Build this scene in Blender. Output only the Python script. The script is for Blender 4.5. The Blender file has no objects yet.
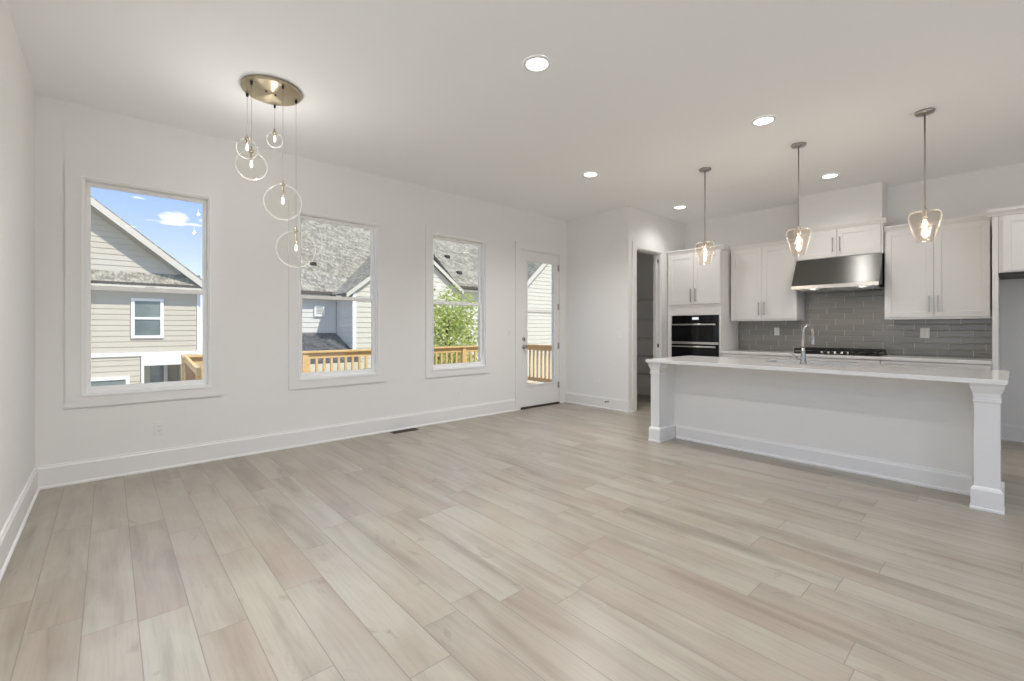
import bpy, bmesh, math, random
from mathutils import Vector, Matrix
random.seed(7)
S = bpy.context.scene
COL = S.collection

# ------------------------------------------------------------------ camera
cam_data = bpy.data.cameras.new('camera')
cam = bpy.data.objects.new('camera', cam_data); COL.objects.link(cam)
cam.location = (0, 0, 1.2508)
cam.rotation_euler = (math.radians(90), 0, -math.atan2(0.66659, 0.74542))
cam_data.sensor_width = 36; cam_data.lens = 450.7 / 1024 * 36
cam_data.shift_y = -12.9 / 1024
cam_data.clip_start = 0.02; cam_data.clip_end = 300
S.camera = cam
S.view_settings.view_transform = 'Standard'
S.view_settings.look = 'None'
S.view_settings.exposure = 0.58
S.view_settings.gamma = 1
S.view_settings.use_curve_mapping = False
S.cycles.use_denoising = True
S.cycles.max_bounces = 16; S.cycles.diffuse_bounces = 10
S.cycles.transparent_max_bounces = 24
S.cycles.sample_clamp_indirect = 6
S.cycles.caustics_reflective = False; S.cycles.caustics_refractive = False

# ------------------------------------------------------------------ world: blue sky, pale near the horizon, one small cloud bank
W = bpy.data.worlds.new('sky'); S.world = W; W.use_nodes = True
wn, wl = W.node_tree.nodes, W.node_tree.links
wn.clear()
SKY_STRENGTH = .90
tc = wn.new('ShaderNodeTexCoord'); sep = wn.new('ShaderNodeSeparateXYZ'); wl.new(tc.outputs['Generated'], sep.inputs[0])
ramp = wn.new('ShaderNodeValToRGB'); wl.new(sep.outputs['Z'], ramp.inputs[0])
e = ramp.color_ramp.elements
e[0].position = 0.0; e[0].color = (.80, .86, .93, 1)
e[1].position = 1.0; e[1].color = (.36, .48, .72, 1)
for p, c in ((.09, (.62, .74, .93, 1)), (.16, (.44, .58, .88, 1)), (.24, (.31, .47, .86, 1)), (.5, (.34, .47, .76, 1))):
    k = e.new(p); k.color = c
mp = wn.new('ShaderNodeMapping'); wl.new(tc.outputs['Generated'], mp.inputs[0]); mp.inputs['Scale'].default_value = (22, 22, 50)
mp.inputs['Location'].default_value = (.35, .2, .1)
nz = wn.new('ShaderNodeTexNoise'); nz.inputs['Scale'].default_value = 1.3; nz.inputs['Detail'].default_value = 7; wl.new(mp.outputs[0], nz.inputs[0])
def wmath(op, a, b=None):
    n = wn.new('ShaderNodeMath'); n.operation = op
    for i, v in enumerate((a, b)):
        if v is None: continue
        if isinstance(v, (int, float)): n.inputs[i].default_value = v
        else: wl.new(v, n.inputs[i])
    return n.outputs[0]
# a cloud bank low over the far rooftops (elevation about 10 degrees)
az = wmath('SUBTRACT', wmath('DIVIDE', sep.outputs['X'], wmath('ADD', sep.outputs['Y'], .001)), .085)
dz = wmath('SUBTRACT', sep.outputs['Z'], .186)
def blob(cx, cz, sx, sz):
    return wmath('ADD', wmath('POWER', wmath('DIVIDE', wmath('SUBTRACT', az, cx), sx), 2), wmath('POWER', wmath('DIVIDE', wmath('SUBTRACT', dz, cz), sz), 2))
d2 = wmath('MINIMUM', wmath('MINIMUM', blob(.0, .004, .020, .010), blob(.006, -.004, .040, .004)), blob(.055, .006, .016, .005))
bank = wmath('SUBTRACT', 1.0, wmath('MULTIPLY', d2, .6))
cl = wmath('ADD', bank, wmath('MULTIPLY', wmath('SUBTRACT', nz.outputs['Fac'], .5), 3.5))
cr = wn.new('ShaderNodeValToRGB'); wl.new(cl, cr.inputs[0]); cr.color_ramp.elements[0].position = .1; cr.color_ramp.elements[1].position = .9
fwd = wmath('GREATER_THAN', sep.outputs['Y'], 0)
front = wmath('MULTIPLY', wmath('MULTIPLY', cr.outputs[0], fwd), wmath('GREATER_THAN', bank, -.1))
mx = wn.new('ShaderNodeMix'); mx.data_type = 'RGBA'; wl.new(front, mx.inputs['Factor'])
wl.new(ramp.outputs[0], mx.inputs['A']); mx.inputs['B'].default_value = (.95, .96, .98, 1)
bg = wn.new('ShaderNodeBackground'); wl.new(mx.outputs['Result'], bg.inputs[0]); bg.inputs[1].default_value = SKY_STRENGTH
wo = wn.new('ShaderNodeOutputWorld'); wl.new(bg.outputs[0], wo.inputs[0])

# ------------------------------------------------------------------ sun, high over the rear of the house
SUN = Vector((-0.35, 1.0, -1.3)).normalized()
sd = bpy.data.lights.new('sun', 'SUN'); sd.energy = 2.7; sd.angle = math.radians(.6); sd.color = (1, .945, .84)
so = bpy.data.objects.new('sun', sd); COL.objects.link(so); so.location = (6, -12, 18)
so.rotation_euler = SUN.to_track_quat('-Z', 'Y').to_euler()
# lamp powers (the lamps themselves are made with their fittings below)
DOWNLIGHT_W = 104
PENDANT_W = 3.4
GLOBE_W = 1.5
HOOD_W = 3.0
KITCHEN_DIM = .28

# ------------------------------------------------------------------ node helper
class NT:
    def __init__(s, name):
        s.m = bpy.data.materials.new(name); s.m.use_nodes = True
        s.n, s.l = s.m.node_tree.nodes, s.m.node_tree.links
        s.n.clear(); s.out = s.n.new('ShaderNodeOutputMaterial')
    def set(s, sock, v):
        if isinstance(v, bpy.types.NodeSocket): s.l.new(v, sock)
        else: sock.default_value = v
    def math(s, op, a, b=None, c=None):
        k = s.n.new('ShaderNodeMath'); k.operation = op
        for i, v in enumerate((a, b, c)):
            if v is not None: s.set(k.inputs[i], v)
        return k.outputs[0]
    def coord(s):
        t = s.n.new('ShaderNodeTexCoord'); return t.outputs['Object']
    def xyz(s, v):
        k = s.n.new('ShaderNodeSeparateXYZ'); s.l.new(v, k.inputs[0]); return k.outputs[:]
    def vec(s, x, y, z):
        k = s.n.new('ShaderNodeCombineXYZ')
        for i, v in enumerate((x, y, z)): s.set(k.inputs[i], v)
        return k.outputs[0]
    def noise(s, vec, scale, detail=3, rough=.5, dist=0):
        k = s.n.new('ShaderNodeTexNoise'); s.l.new(vec, k.inputs['Vector'])
        k.inputs['Scale'].default_value = scale; k.inputs['Detail'].default_value = detail
        k.inputs['Roughness'].default_value = rough; k.inputs['Distortion'].default_value = dist
        return k.outputs['Fac']
    def white(s, vec):
        k = s.n.new('ShaderNodeTexWhiteNoise'); s.l.new(vec, k.inputs['Vector']); return k.outputs['Value']
    def ramp(s, f, stops):
        k = s.n.new('ShaderNodeValToRGB'); s.l.new(f, k.inputs[0]); e = k.color_ramp.elements
        e[0].position, e[0].color = stops[0][0], (*stops[0][1], 1)
        e[1].position, e[1].color = stops[-1][0], (*stops[-1][1], 1)
        for p, c in stops[1:-1]:
            q = e.new(p); q.color = (*c, 1)
        return k.outputs[0]
    def mix(s, f, a, b, mode='MIX'):
        k = s.n.new('ShaderNodeMix'); k.data_type = 'RGBA'; k.blend_type = mode
        s.set(k.inputs['Factor'], f)
        for nm, v in (('A', a), ('B', b)):
            if isinstance(v, tuple): v = (*v, 1)
            s.set(k.inputs[nm], v)
        return k.outputs['Result']
    def bump(s, h, strength=.2, dist=.01):
        k = s.n.new('ShaderNodeBump'); s.l.new(h, k.inputs['Height'])
        k.inputs['Strength'].default_value = strength; k.inputs['Distance'].default_value = dist
        return k.outputs[0]
    def bsdf(s, color, rough=.5, metal=0, normal=None, spec=.5, aniso=0, **kw):
        b = s.n.new('ShaderNodeBsdfPrincipled')
        s.set(b.inputs['Base Color'], (*color, 1) if isinstance(color, tuple) else color)
        s.set(b.inputs['Roughness'], rough); s.set(b.inputs['Metallic'], metal)
        b.inputs['Specular IOR Level'].default_value = spec
        if aniso: b.inputs['Anisotropic'].default_value = aniso
        if normal is not None: s.l.new(normal, b.inputs['Normal'])
        s.l.new(b.outputs[0], s.out.inputs[0]); return b

def paint(name, c, rough=.5, tex=260, bump=.03, spec=.4, metal=0):
    t = NT(name); v = t.coord()
    n = t.noise(v, tex, 2); big = t.noise(v, 1.3, 2)
    col = t.mix(t.math('MULTIPLY', big, .06), c, tuple(x * .9 for x in c))
    t.bsdf(col, rough, metal, t.bump(n, bump, .002), spec); return t.m

M = {}
M['wall'] = paint('wall_paint', (.80, .795, .78), .7, 180, .05, .25)
M['ceiling'] = paint('ceiling_paint', (.90, .905, .91), .85, 120, .06, .15)
M['trim'] = paint('trim_paint', (.80, .795, .782), .4, 60, .01)
M['cabinet'] = paint('cabinet_paint', (.80, .79, .77), .38, 90, .015)
M['white_plastic'] = paint('white_plastic', (.80, .80, .79), .3, 50, .0)
M['dark_slot'] = paint('dark_slot', (.10, .10, .10), .6)
M['grey_slot'] = paint('grey_slot', (.32, .31, .30), .6)
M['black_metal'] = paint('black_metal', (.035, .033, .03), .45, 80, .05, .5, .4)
M['iron'] = paint('cast_iron', (.012, .012, .012), .6, 150, .1)
M['brown_vent'] = paint('brown_vent', (.06, .045, .03), .5, 80, .05, .5, .3)
M['white_vinyl'] = paint('white_vinyl', (.89, .89, .875), .4, 40, .01)
M['fascia'] = paint('painted_fascia', (.66, .63, .54), .5, 30, .02)
M['dark_fascia'] = paint('bronze_drip_edge', (.10, .08, .06), .5, 30, .02)
M['siding_cream'] = paint('cream_siding', (.56, .525, .44), .6, 30, .03)
M['siding_white'] = paint('white_siding', (.66, .635, .54), .6, 30, .03)
M['siding_shaded'] = paint('shaded_siding', (.71, .70, .65), .6, 30, .03)  # cooler copy of the white siding, shade put into its colour
M['charcoal'] = paint('charcoal_vent', (.03, .03, .03), .6)
M['concrete'] = paint('pale_concrete', (.70, .69, .66), .9, 20, .2, .2)
M['wire'] = paint('white_wire', (.62, .62, .60), .4)

def metal(name, c, rough, aniso_dir=None, amp=.12):
    t = NT(name); v = t.coord()
    if aniso_dir:
        k = t.n.new('ShaderNodeMapping'); k.inputs['Scale'].default_value = aniso_dir; t.l.new(v, k.inputs[0]); v = k.outputs[0]
    n = t.noise(v, 40, 3)
    t.bsdf(c, t.math('ADD', rough - amp / 2, t.math('MULTIPLY', n, amp)), 1, t.bump(n, .03, .001)); return t.m
M['steel'] = metal('brushed_steel', (.66, .65, .63), .27, (1, 1, 40))
t = NT('hood_steel'); v = t.coord(); x, y, z = t.xyz(v)
n = t.noise(t.vec(0, t.math('MULTIPLY', y, .8), t.math('MULTIPLY', z, 160)), 1, 2)
b = t.bsdf((.17, .168, .160), t.math('ADD', .35, t.math('MULTIPLY', n, .05)), 1, None, .5, .85)
t.l.new(t.vec(0, 0, 1), b.inputs['Tangent']); M['hood_steel'] = t.m
M['nickel'] = metal('brushed_nickel', (.42, .40, .37), .3)
t = NT('satin_brass'); b = t.bsdf((.50, .43, .31), .36, 1, None, .5, .85); b.inputs['Anisotropic Rotation'].default_value = .25
tg = t.n.new('ShaderNodeTangent'); tg.direction_type = 'RADIAL'; tg.axis = 'Z'; t.l.new(tg.outputs[0], b.inputs['Tangent']); M['brass'] = t.m
M['chrome'] = metal('satin_chrome', (.46, .45, .43), .22)

def glassy(name, tint=(1, 1, 1), ior=1.45, edge=0.0, rough=0.0, edgecol=(.9, .9, .88)):
    t = NT(name)
    f = t.n.new('ShaderNodeFresnel'); ge = t.n.new('ShaderNodeNewGeometry')   # same reflectance leaving the glass as entering it
    t.l.new(t.math('ADD', ior, t.math('MULTIPLY', ge.outputs['Backfacing'], 1 / ior - ior)), f.inputs['IOR'])
    tr = t.n.new('ShaderNodeBsdfTransparent'); tr.inputs[0].default_value = (*tint, 1)
    g = t.n.new('ShaderNodeBsdfGlossy'); g.inputs['Roughness'].default_value = rough
    m = t.n.new('ShaderNodeMixShader'); t.l.new(f.outputs[0], m.inputs[0]); t.l.new(tr.outputs[0], m.inputs[1]); t.l.new(g.outputs[0], m.inputs[2])
    last = m.outputs[0]
    if edge:
        lw = t.n.new('ShaderNodeLayerWeight'); lw.inputs['Blend'].default_value = .5
        fac = t.math('MULTIPLY', t.math('POWER', lw.outputs['Facing'], 8), edge)
        d = t.n.new('ShaderNodeBsdfTranslucent'); d.inputs[0].default_value = (*edgecol, 1)
        d2 = t.n.new('ShaderNodeBsdfDiffuse'); d2.inputs[0].default_value = (*edgecol, 1)
        a = t.n.new('ShaderNodeAddShader'); t.l.new(d.outputs[0], a.inputs[0]); t.l.new(d2.outputs[0], a.inputs[1])
        m2 = t.n.new('ShaderNodeMixShader'); t.l.new(fac, m2.inputs[0]); t.l.new(last, m2.inputs[1]); t.l.new(a.outputs[0], m2.inputs[2])
        last = m2.outputs[0]
    t.l.new(last, t.out.inputs[0]); return t.m
M['pane'] = glassy('window_pane')
M['globe'] = glassy('clear_blown_glass', (.985, .98, .965), 1.25, .20)
M['shade_glass'] = glassy('clear_shade_glass', (.985, .962, .94), 1.38, .18, .03, (.95, .92, .86))  # slight warm tint stands in for bulb glow scattered in the glass
M['bulb_glass'] = glassy('bulb_glass', (1, .96, .9), 1.3, .2)

def emit(name, c, st):
    t = NT(name); k = t.n.new('ShaderNodeEmission'); k.inputs[0].default_value = (*c, 1); k.inputs[1].default_value = st
    t.l.new(k.outputs[0], t.out.inputs[0]); return t.m
M['lens'] = emit('lit_lens', (1, .97, .92), 6)
M['filament'] = emit('lit_filament', (1, .82, .6), 8)
M['warm_bulb'] = emit('lit_bulb', (1, .93, .80), 4)
M['display'] = emit('oven_display', (.8, .85, .9), .8)

t = NT('black_glass'); t.bsdf((.004, .004, .005), .05, 0, None, .3); M['black_glass'] = t.m
t = NT('house_glass'); v = t.coord(); n = t.noise(v, 1.2, 2)
t.bsdf(t.ramp(n, [(.3, (.10, .14, .14)), (.7, (.22, .27, .25))]), .06, 0, None, .9); M['house_glass'] = t.m

# oak vinyl planks: 0.177 m wide, running towards the window wall
def floor_mat():
    t = NT('oak_planks'); v = t.coord(); x, y, z = t.xyz(v)
    WD, LN = .1765, 1.22
    r = t.math('DIVIDE', t.math('SUBTRACT', x, -.084), WD); row = t.math('FLOOR', r); fx = t.math('FRACT', r)
    off = t.white(t.vec(row, 3.7, 0))
    q = t.math('ADD', t.math('DIVIDE', y, LN), t.math('MULTIPLY', off, 7.3)); cell = t.math('FLOOR', q); fy = t.math('FRACT', q)
    ida = t.white(t.vec(row, cell, 1)); idb = t.white(t.vec(row, cell, 9)); idc = t.white(t.vec(cell, row, 5))
    sh = t.math('MULTIPLY', ida, 37)
    gv = t.vec(t.math('ADD', t.math('MULTIPLY', x, 7), sh), t.math('ADD', t.math('MULTIPLY', y, .75), sh), sh)
    broad = t.noise(gv, 1.15, 4, .55, .6)
    fv = t.vec(t.math('ADD', t.math('MULTIPLY', x, 55), sh), t.math('MULTIPLY', y, 2.2), sh)
    fine = t.noise(fv, 1.5, 4, .6, .3)
    kv = t.vec(t.math('ADD', t.math('MULTIPLY', x, 4.2), sh), t.math('ADD', t.math('MULTIPLY', y, 2.4), sh), 0)
    knot = t.noise(kv, 1.5, 5, .62, .8)
    base = t.ramp(ida, [(0, (.330, .294, .245)), (.3, (.345, .312, .262)), (.6, (.355, .328, .276)), (1, (.380, .353, .300))])
    # each board drifts between a rosy tan and a pale grey-green along its length
    dv = t.vec(t.math('ADD', t.math('MULTIPLY', x, 2.2), sh), t.math('ADD', t.math('MULTIPLY', y, 1.15), sh), 3)
    drift = t.noise(dv, 1.3, 3, .5, .5)
    base = t.mix(1.0, base, t.ramp(drift, [(.38, (.97, .92, .89)), (.5, (1, .985, .97)), (.62, (1.05, 1.07, 1.05))]), 'MULTIPLY')
    tone = t.ramp(broad, [(.25, (.66, .63, .60)), (.40, (.88, .87, .86)), (.52, (1, 1, 1)), (.8, (1.07, 1.07, 1.07))])
    col = t.mix(1.0, base, tone, 'MULTIPLY')
    ft = t.ramp(fine, [(.3, (.90, .89, .87)), (.55, (1, 1, 1)), (.8, (1.04, 1.04, 1.03))])
    col = t.mix(.9, col, ft, 'MULTIPLY')
    kt = t.ramp(knot, [(.27, (.74, .70, .66)), (.37, (1, 1, 1)), (1, (1, 1, 1))])
    col = t.mix(.85, col, kt, 'MULTIPLY')
    ex = t.math('MINIMUM', fx, t.math('SUBTRACT', 1, fx)); ey = t.math('MINIMUM', fy, t.math('SUBTRACT', 1, fy))
    gap = t.math('MAXIMUM', t.math('LESS_THAN', t.math('MULTIPLY', ex, WD), .0020), t.math('LESS_THAN', t.math('MULTIPLY', ey, LN), .0019))
    col = t.mix(t.math('MULTIPLY', gap, .78), col, (.20, .17, .14))
    hgt = t.math('SUBTRACT', t.math('MULTIPLY', fine, .12), t.math('MULTIPLY', gap, 1))
    t.bsdf(col, t.math('ADD', .25, t.math('MULTIPLY', fine, .16)), 0, t.bump(hgt, .35, .0012), .5)
    return t.m
M['floor'] = floor_mat()

# glossy grey 3 x 12 inch tiles, one third offset
def tile_mat():
    t = NT('grey_glazed_tile'); v = t.coord(); x, y, z = t.xyz(v)
    TH, TW = .0765, .305
    r = t.math('DIVIDE', z, TH); row = t.math('FLOOR', r); fz = t.math('FRACT', r)
    q = t.math('ADD', t.math('DIVIDE', y, TW), t.math('DIVIDE', row, 3)); cell = t.math('FLOOR', q); fy = t.math('FRACT', q)
    idn = t.white(t.vec(row, cell, 2))
    ez = t.math('MULTIPLY', t.math('MINIMUM', fz, t.math('SUBTRACT', 1, fz)), TH)
    ey = t.math('MULTIPLY', t.math('MINIMUM', fy, t.math('SUBTRACT', 1, fy)), TW)
    ed = t.math('MINIMUM', ez, ey)
    grout = t.math('LESS_THAN', ed, .0016); joint_glint = t.math('LESS_THAN', ey, .0026)
    wav = t.noise(v, 22, 2); 
    col = t.ramp(idn, [(0, (.225, .218, .202)), (.5, (.245, .237, .220)), (1, (.265, .257, .238))])
    col = t.mix(grout, col, (.29, .28, .26)); col = t.mix(joint_glint, col, (.52, .51, .48))  # light upright joints: bevel highlights painted into the tile colour
    pil = t.math('MINIMUM', t.math('DIVIDE', ed, .010), 1)
    h = t.math('ADD', t.math('MULTIPLY', pil, 1), t.math('MULTIPLY', wav, .8))
    t.bsdf(col, t.math('ADD', .13, t.math('MULTIPLY', grout, .4)), 0, t.bump(h, .5, .003), .8); return t.m
M['tile'] = tile_mat()

def quartz():
    t = NT('white_quartz'); v = t.coord()
    n = t.noise(v, 2.3, 6, .6, 1.2); vein = t.math('ABSOLUTE', t.math('SUBTRACT', n, .5))
    m2 = t.noise(v, 1.1, 2)
    f = t.math('MULTIPLY', t.math('LESS_THAN', vein, .006), t.math('GREATER_THAN', m2, .55))
    col = t.mix(t.math('MULTIPLY', f, .55), (.80, .79, .77), (.36, .32, .28))
    t.bsdf(col, .12, 0, None, .5); return t.m
M['quartz'] = quartz()

def wood(name, c1, c2, axis, rough=.6):
    t = NT(name); v = t.coord(); k = t.n.new('ShaderNodeMapping'); t.l.new(v, k.inputs[0])
    k.inputs['Scale'].default_value = axis
    n = t.noise(k.outputs[0], 3, 4, .6, .4)
    t.bsdf(t.ramp(n, [(.3, c1), (.7, c2)]), rough, 0, t.bump(n, .2, .003), .3); return t.m
M['deck_wood'] = wood('deck_pine', (.66, .43, .16), (.84, .61, .29), (3, 3, 20))
M['deck_board'] = wood('deck_boards', (.50, .36, .20), (.66, .50, .32), (20, 2, 2))
M['bark'] = wood('bark', (.10, .07, .045), (.24, .18, .12), (12, 12, 2))
M['brown_wood'] = wood('stained_stair_wood', (.24, .11, .035), (.42, .22, .08), (3, 12, 3))

def shingle(name, c1, c2, c3):
    t = NT(name); v = t.coord(); x, y, z = t.xyz(v)
    r = t.math('DIVIDE', z, .105); row = t.math('FLOOR', r)
    q = t.math('ADD', t.math('DIVIDE', t.math('ADD', x, y), .22), t.math('MULTIPLY', t.white(t.vec(row, 1, 2)), 5))
    idn = t.white(t.vec(t.math('FLOOR', q), row, 4)); n = t.noise(t.vec(x, t.math('MULTIPLY', y, .42), t.math('MULTIPLY', z, .42)), 15, 3, .7)
    f = t.math('ADD', t.math('MULTIPLY', idn, .14), t.math('MULTIPLY', n, .86))
    edge = t.math('LESS_THAN', t.math('FRACT', r), .12)
    col = t.mix(t.math('MULTIPLY', edge, .12), t.ramp(f, [(.34, c1), (.48, c2), (.62, c3)]), c1)
    t.bsdf(col, .9, 0, t.bump(t.math('FRACT', r), .3, .02), .2); return t.m
M['shingle'] = shingle('weathered_shingle', (.17, .158, .125), (.275, .26, .21), (.45, .42, .34))
M['dark_shingle'] = shingle('dark_shingle', (.035, .038, .04), (.075, .078, .08), (.14, .14, .14))

t = NT('lawn_and_soil'); v = t.coord(); n = t.noise(v, .35, 4); n2 = t.noise(v, 14, 4)
c = t.mix(t.math('MULTIPLY', n2, .6), t.ramp(n, [(.4, (.52, .44, .31)), (.6, (.30, .34, .16))]), (.42, .37, .27))
t.bsdf(c, .9, 0, t.bump(n2, .4, .03), .2); M['ground'] = t.m

def leaf_mat(name, stops):
    t = NT(name); v = t.coord(); n = t.noise(v, 6, 3); b = t.bsdf(t.ramp(n, stops), .5, 0, None, .4)
    tr = t.n.new('ShaderNodeBsdfTranslucent'); tr.inputs[0].default_value = (.55, .68, .12, 1)
    m = t.n.new('ShaderNodeMixShader'); m.inputs[0].default_value = .35
    t.l.new(b.outputs[0], m.inputs[1]); t.l.new(tr.outputs[0], m.inputs[2]); t.l.new(m.outputs[0], t.out.inputs[0]); return t.m
M['leaf'] = leaf_mat('yellow_green_leaf', [(.3, (.30, .36, .07)), (.5, (.56, .60, .22)), (.7, (.82, .80, .52))])
M['leaf_dark'] = leaf_mat('shrub_leaf', [(.3, (.04, .07, .02)), (.7, (.14, .20, .07))])

# ------------------------------------------------------------------ geometry helpers (world coordinates; link() shifts them to the thing's base)
def B(): return bmesh.new()
def box(bm, x0, x1, y0, y1, z0, z1, bev=0, seg=2):
    x0, x1 = min(x0, x1), max(x0, x1); y0, y1 = min(y0, y1), max(y0, y1); z0, z1 = min(z0, z1), max(z0, z1)
    vs = [bm.verts.new((x, y, z)) for z in (z0, z1) for y in (y0, y1) for x in (x0, x1)]
    fs = [bm.faces.new([vs[i] for i in f]) for f in ((0, 2, 3, 1), (4, 5, 7, 6), (0, 1, 5, 4), (1, 3, 7, 5), (3, 2, 6, 7), (2, 0, 4, 6))]
    if bev:
        es = list({e for f in fs for e in f.edges})
        bmesh.ops.bevel(bm, geom=es, offset=bev, segments=seg, affect='EDGES', profile=.5)
    return bm
def prism(bm, pts, vec):
    """planar polygon pts swept by vec"""
    vec = Vector(vec); a = [bm.verts.new(p) for p in pts]; b = [bm.verts.new(Vector(p) + vec) for p in pts]
    bm.faces.new(a[::-1]); bm.faces.new(b); n = len(a)
    for i in range(n): bm.faces.new((a[i], a[(i + 1) % n], b[(i + 1) % n], b[i]))
    return bm
def lathe(bm, prof, c, n=32, axis='z', cap=True, smooth=True):
    """prof: (radius, height) pairs"""
    c = Vector(c); rings = []
    for r, hh in prof:
        ring = []
        for i in range(n):
            a = 2 * math.pi * i / n; p = (r * math.cos(a), r * math.sin(a), hh)
            if axis == 'x': p = (hh, p[0], p[1])
            if axis == 'y': p = (p[0], hh, p[1])
            ring.append(bm.verts.new(c + Vector(p)))
        rings.append(ring)
    for a, b in zip(rings, rings[1:]):
        for i in range(n):
            f = bm.faces.new((a[i], a[(i + 1) % n], b[(i + 1) % n], b[i])); f.smooth = smooth
    if cap:
        bm.faces.new(rings[0][::-1]); bm.faces.new(rings[-1])
    return bm
def cyl(bm, c, r, z0, z1, n=24, axis='z'): return lathe(bm, [(r, z0), (r, z1)], c, n, axis)
def tube(bm, pts, r, n=10, cap=True):
    pts = [Vector(p) for p in pts]; rings = []; rs = r if isinstance(r, (list, tuple)) else [r] * len(pts)
    up = None
    for i, p in enumerate(pts):
        d = (pts[min(i + 1, len(pts) - 1)] - pts[max(i - 1, 0)]).normalized()
        if up is None:
            up = d.orthogonal().normalized()
        else:
            up = (up - up.dot(d) * d); up = up.normalized() if up.length > 1e-6 else d.orthogonal().normalized()
        s = d.cross(up)
        rings.append([bm.verts.new(p + rs[i] * (math.cos(2 * math.pi * k / n) * up + math.sin(2 * math.pi * k / n) * s)) for k in range(n)])
    for a, b in zip(rings, rings[1:]):
        for k in range(n):
            f = bm.faces.new((a[k], a[(k + 1) % n], b[(k + 1) % n], b[k])); f.smooth = True
    if cap: bm.faces.new(rings[0][::-1]); bm.faces.new(rings[-1])
    return bm
def sphere(bm, c, r, seg=32, rings=16, sz=1.0):
    g = bmesh.ops.create_uvsphere(bm, u_segments=seg, v_segments=rings, radius=r)
    for v in g['verts']: v.co.z *= sz; v.co += Vector(c)
    for f in bm.faces: 
        if len(f.verts) < 5: f.smooth = True
    return bm
def square_post(bm, cx, cy, prof):
    """square section post, prof: (half width x, half width y, z)"""
    rings = [[bm.verts.new((cx + sx * a, cy + sy * b, z)) for sx, sy in ((-1, -1), (1, -1), (1, 1), (-1, 1))] for a, b, z in prof]
    for a, b in zip(rings, rings[1:]):
        for i in range(4): bm.faces.new((a[i], a[(i + 1) % 4], b[(i + 1) % 4], b[i]))
    bm.faces.new(rings[0][::-1]); bm.faces.new(rings[-1]); return bm

def root_of(o):
    while o.parent: o = o.parent
    return o
SWAP = [False]
def link(name, bm, mat, parent=None, label=None, kind=None):
    if SWAP[0]:
        for v in bm.verts: v.co.x, v.co.y = v.co.y, v.co.x
    me = bpy.data.meshes.new(name)
    off = Vector((0, 0, 0))
    if parent is not None: off = root_of(parent).location.copy()
    else:
        if bm.verts:
            xs = [v.co.x for v in bm.verts]; ys = [v.co.y for v in bm.verts]; zs = [v.co.z for v in bm.verts]
            if kind != 'structure': off = Vector(((min(xs) + max(xs)) / 2, (min(ys) + max(ys)) / 2, min(zs)))
    for v in bm.verts: v.co -= off
    bmesh.ops.recalc_face_normals(bm, faces=bm.faces)
    bm.to_mesh(me); bm.free(); me.materials.append(mat if not isinstance(mat, str) else M[mat])
    o = bpy.data.objects.new(name, me); COL.objects.link(o)
    if parent is not None: o.parent = parent
    else: o.location = off
    if label: o['label'] = label
    if kind: o['kind'] = kind
    return o
def thing(name, label, cat, loc, group=None, kind=None):
    o = bpy.data.objects.new(name, None); COL.objects.link(o); o.location = loc; o.empty_display_size = .1
    if label: o['label'] = label
    if cat: o['category'] = cat
    if group: o['group'] = group
    if kind: o['kind'] = kind
    return o
def tag(o, label, cat, group=None, kind=None):
    o['label'] = label; o['category'] = cat
    if group: o['group'] = group
    if kind: o['kind'] = kind
    return o
def dup(root, loc, label=None, group=None, dim=None):
    r = root.copy(); COL.objects.link(r); r.location = loc
    if label: r['label'] = label
    if group: r['group'] = group
    for ch in list(root.children):
        c = ch.copy(); COL.objects.link(c); c.parent = r
        if dim and c.type == 'LIGHT': c.data = ch.data.copy(); c.data.energy *= dim
        for g in list(ch.children):
            d = g.copy(); COL.objects.link(d); d.parent = c
    return r
def struct(name, bm, mat, label=None, cat=None, parent=None):
    o = link(name, bm, mat, parent, None, 'structure' if parent is None else None)
    if label: o['label'] = label
    if cat: o['category'] = cat
    return o
def lamp(name, typ, loc, energy, color, parent=None, rot=None, **kw):
    d = bpy.data.lights.new(name, typ); d.energy = energy; d.color = color
    for k, v in kw.items(): setattr(d, k, v)
    o = bpy.data.objects.new(name, d); COL.objects.link(o)
    off = Vector(loc)
    if parent: off -= root_of(parent).location; o.parent = parent
    o.location = off
    if rot: o.rotation_euler = rot
    return o

# ================================================================== THE SETTING
H = 3.05; XL = -.423; YB = 5.036; XP = 5.724; YP = 3.818; XK = 7.44; YR = -2.7
WT = .16
struct('floor', box(B(), XL - WT, XK + WT, YR - WT, YB + WT, -.12, 0), 'floor', 'pale oak plank floor running towards the window wall', 'floor')
struct('ceiling', box(B(), XL - WT, XK + WT, YR - WT, YB + WT, H, H + .1), 'ceiling', 'flat white painted ceiling over living room and kitchen', 'ceiling')

def wall_with_openings(axis, t0, t1, a0, a1, z0, z1, openings):
    """axis 'x': wall runs along x, thickness t0..t1 in y. openings: (a0,a1,z0,z1)"""
    bm = B(); ca = sorted({a0, a1, *[v for o in openings for v in o[:2]]}); cz = sorted({z0, z1, *[v for o in openings for v in o[2:]]})
    def solid(ca0, ca1, cz0, cz1):
        m, n = (ca0 + ca1) / 2, (cz0 + cz1) / 2
        return not any(o[0] < m < o[1] and o[2] < n < o[3] for o in openings)
    for i in range(len(ca) - 1):
        j = 0
        while j < len(cz) - 1:
            if not solid(ca[i], ca[i + 1], cz[j], cz[j + 1]): j += 1; continue
            k = j
            while k + 1 < len(cz) - 1 and solid(ca[i], ca[i + 1], cz[k + 1], cz[k + 2]): k += 1
            if axis == 'x': box(bm, ca[i], ca[i + 1], t0, t1, cz[j], cz[k + 1])
            else: box(bm, t0, t1, ca[i], ca[i + 1], cz[j], cz[k + 1])
            j = k + 1
    bmesh.ops.remove_doubles(bm, verts=bm.verts, dist=1e-5)
    return bm
WZ0, WZ1 = .70, 2.47
WINS = [(-.160, .706), (1.490, 2.372), (3.118, 3.988)]
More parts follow.
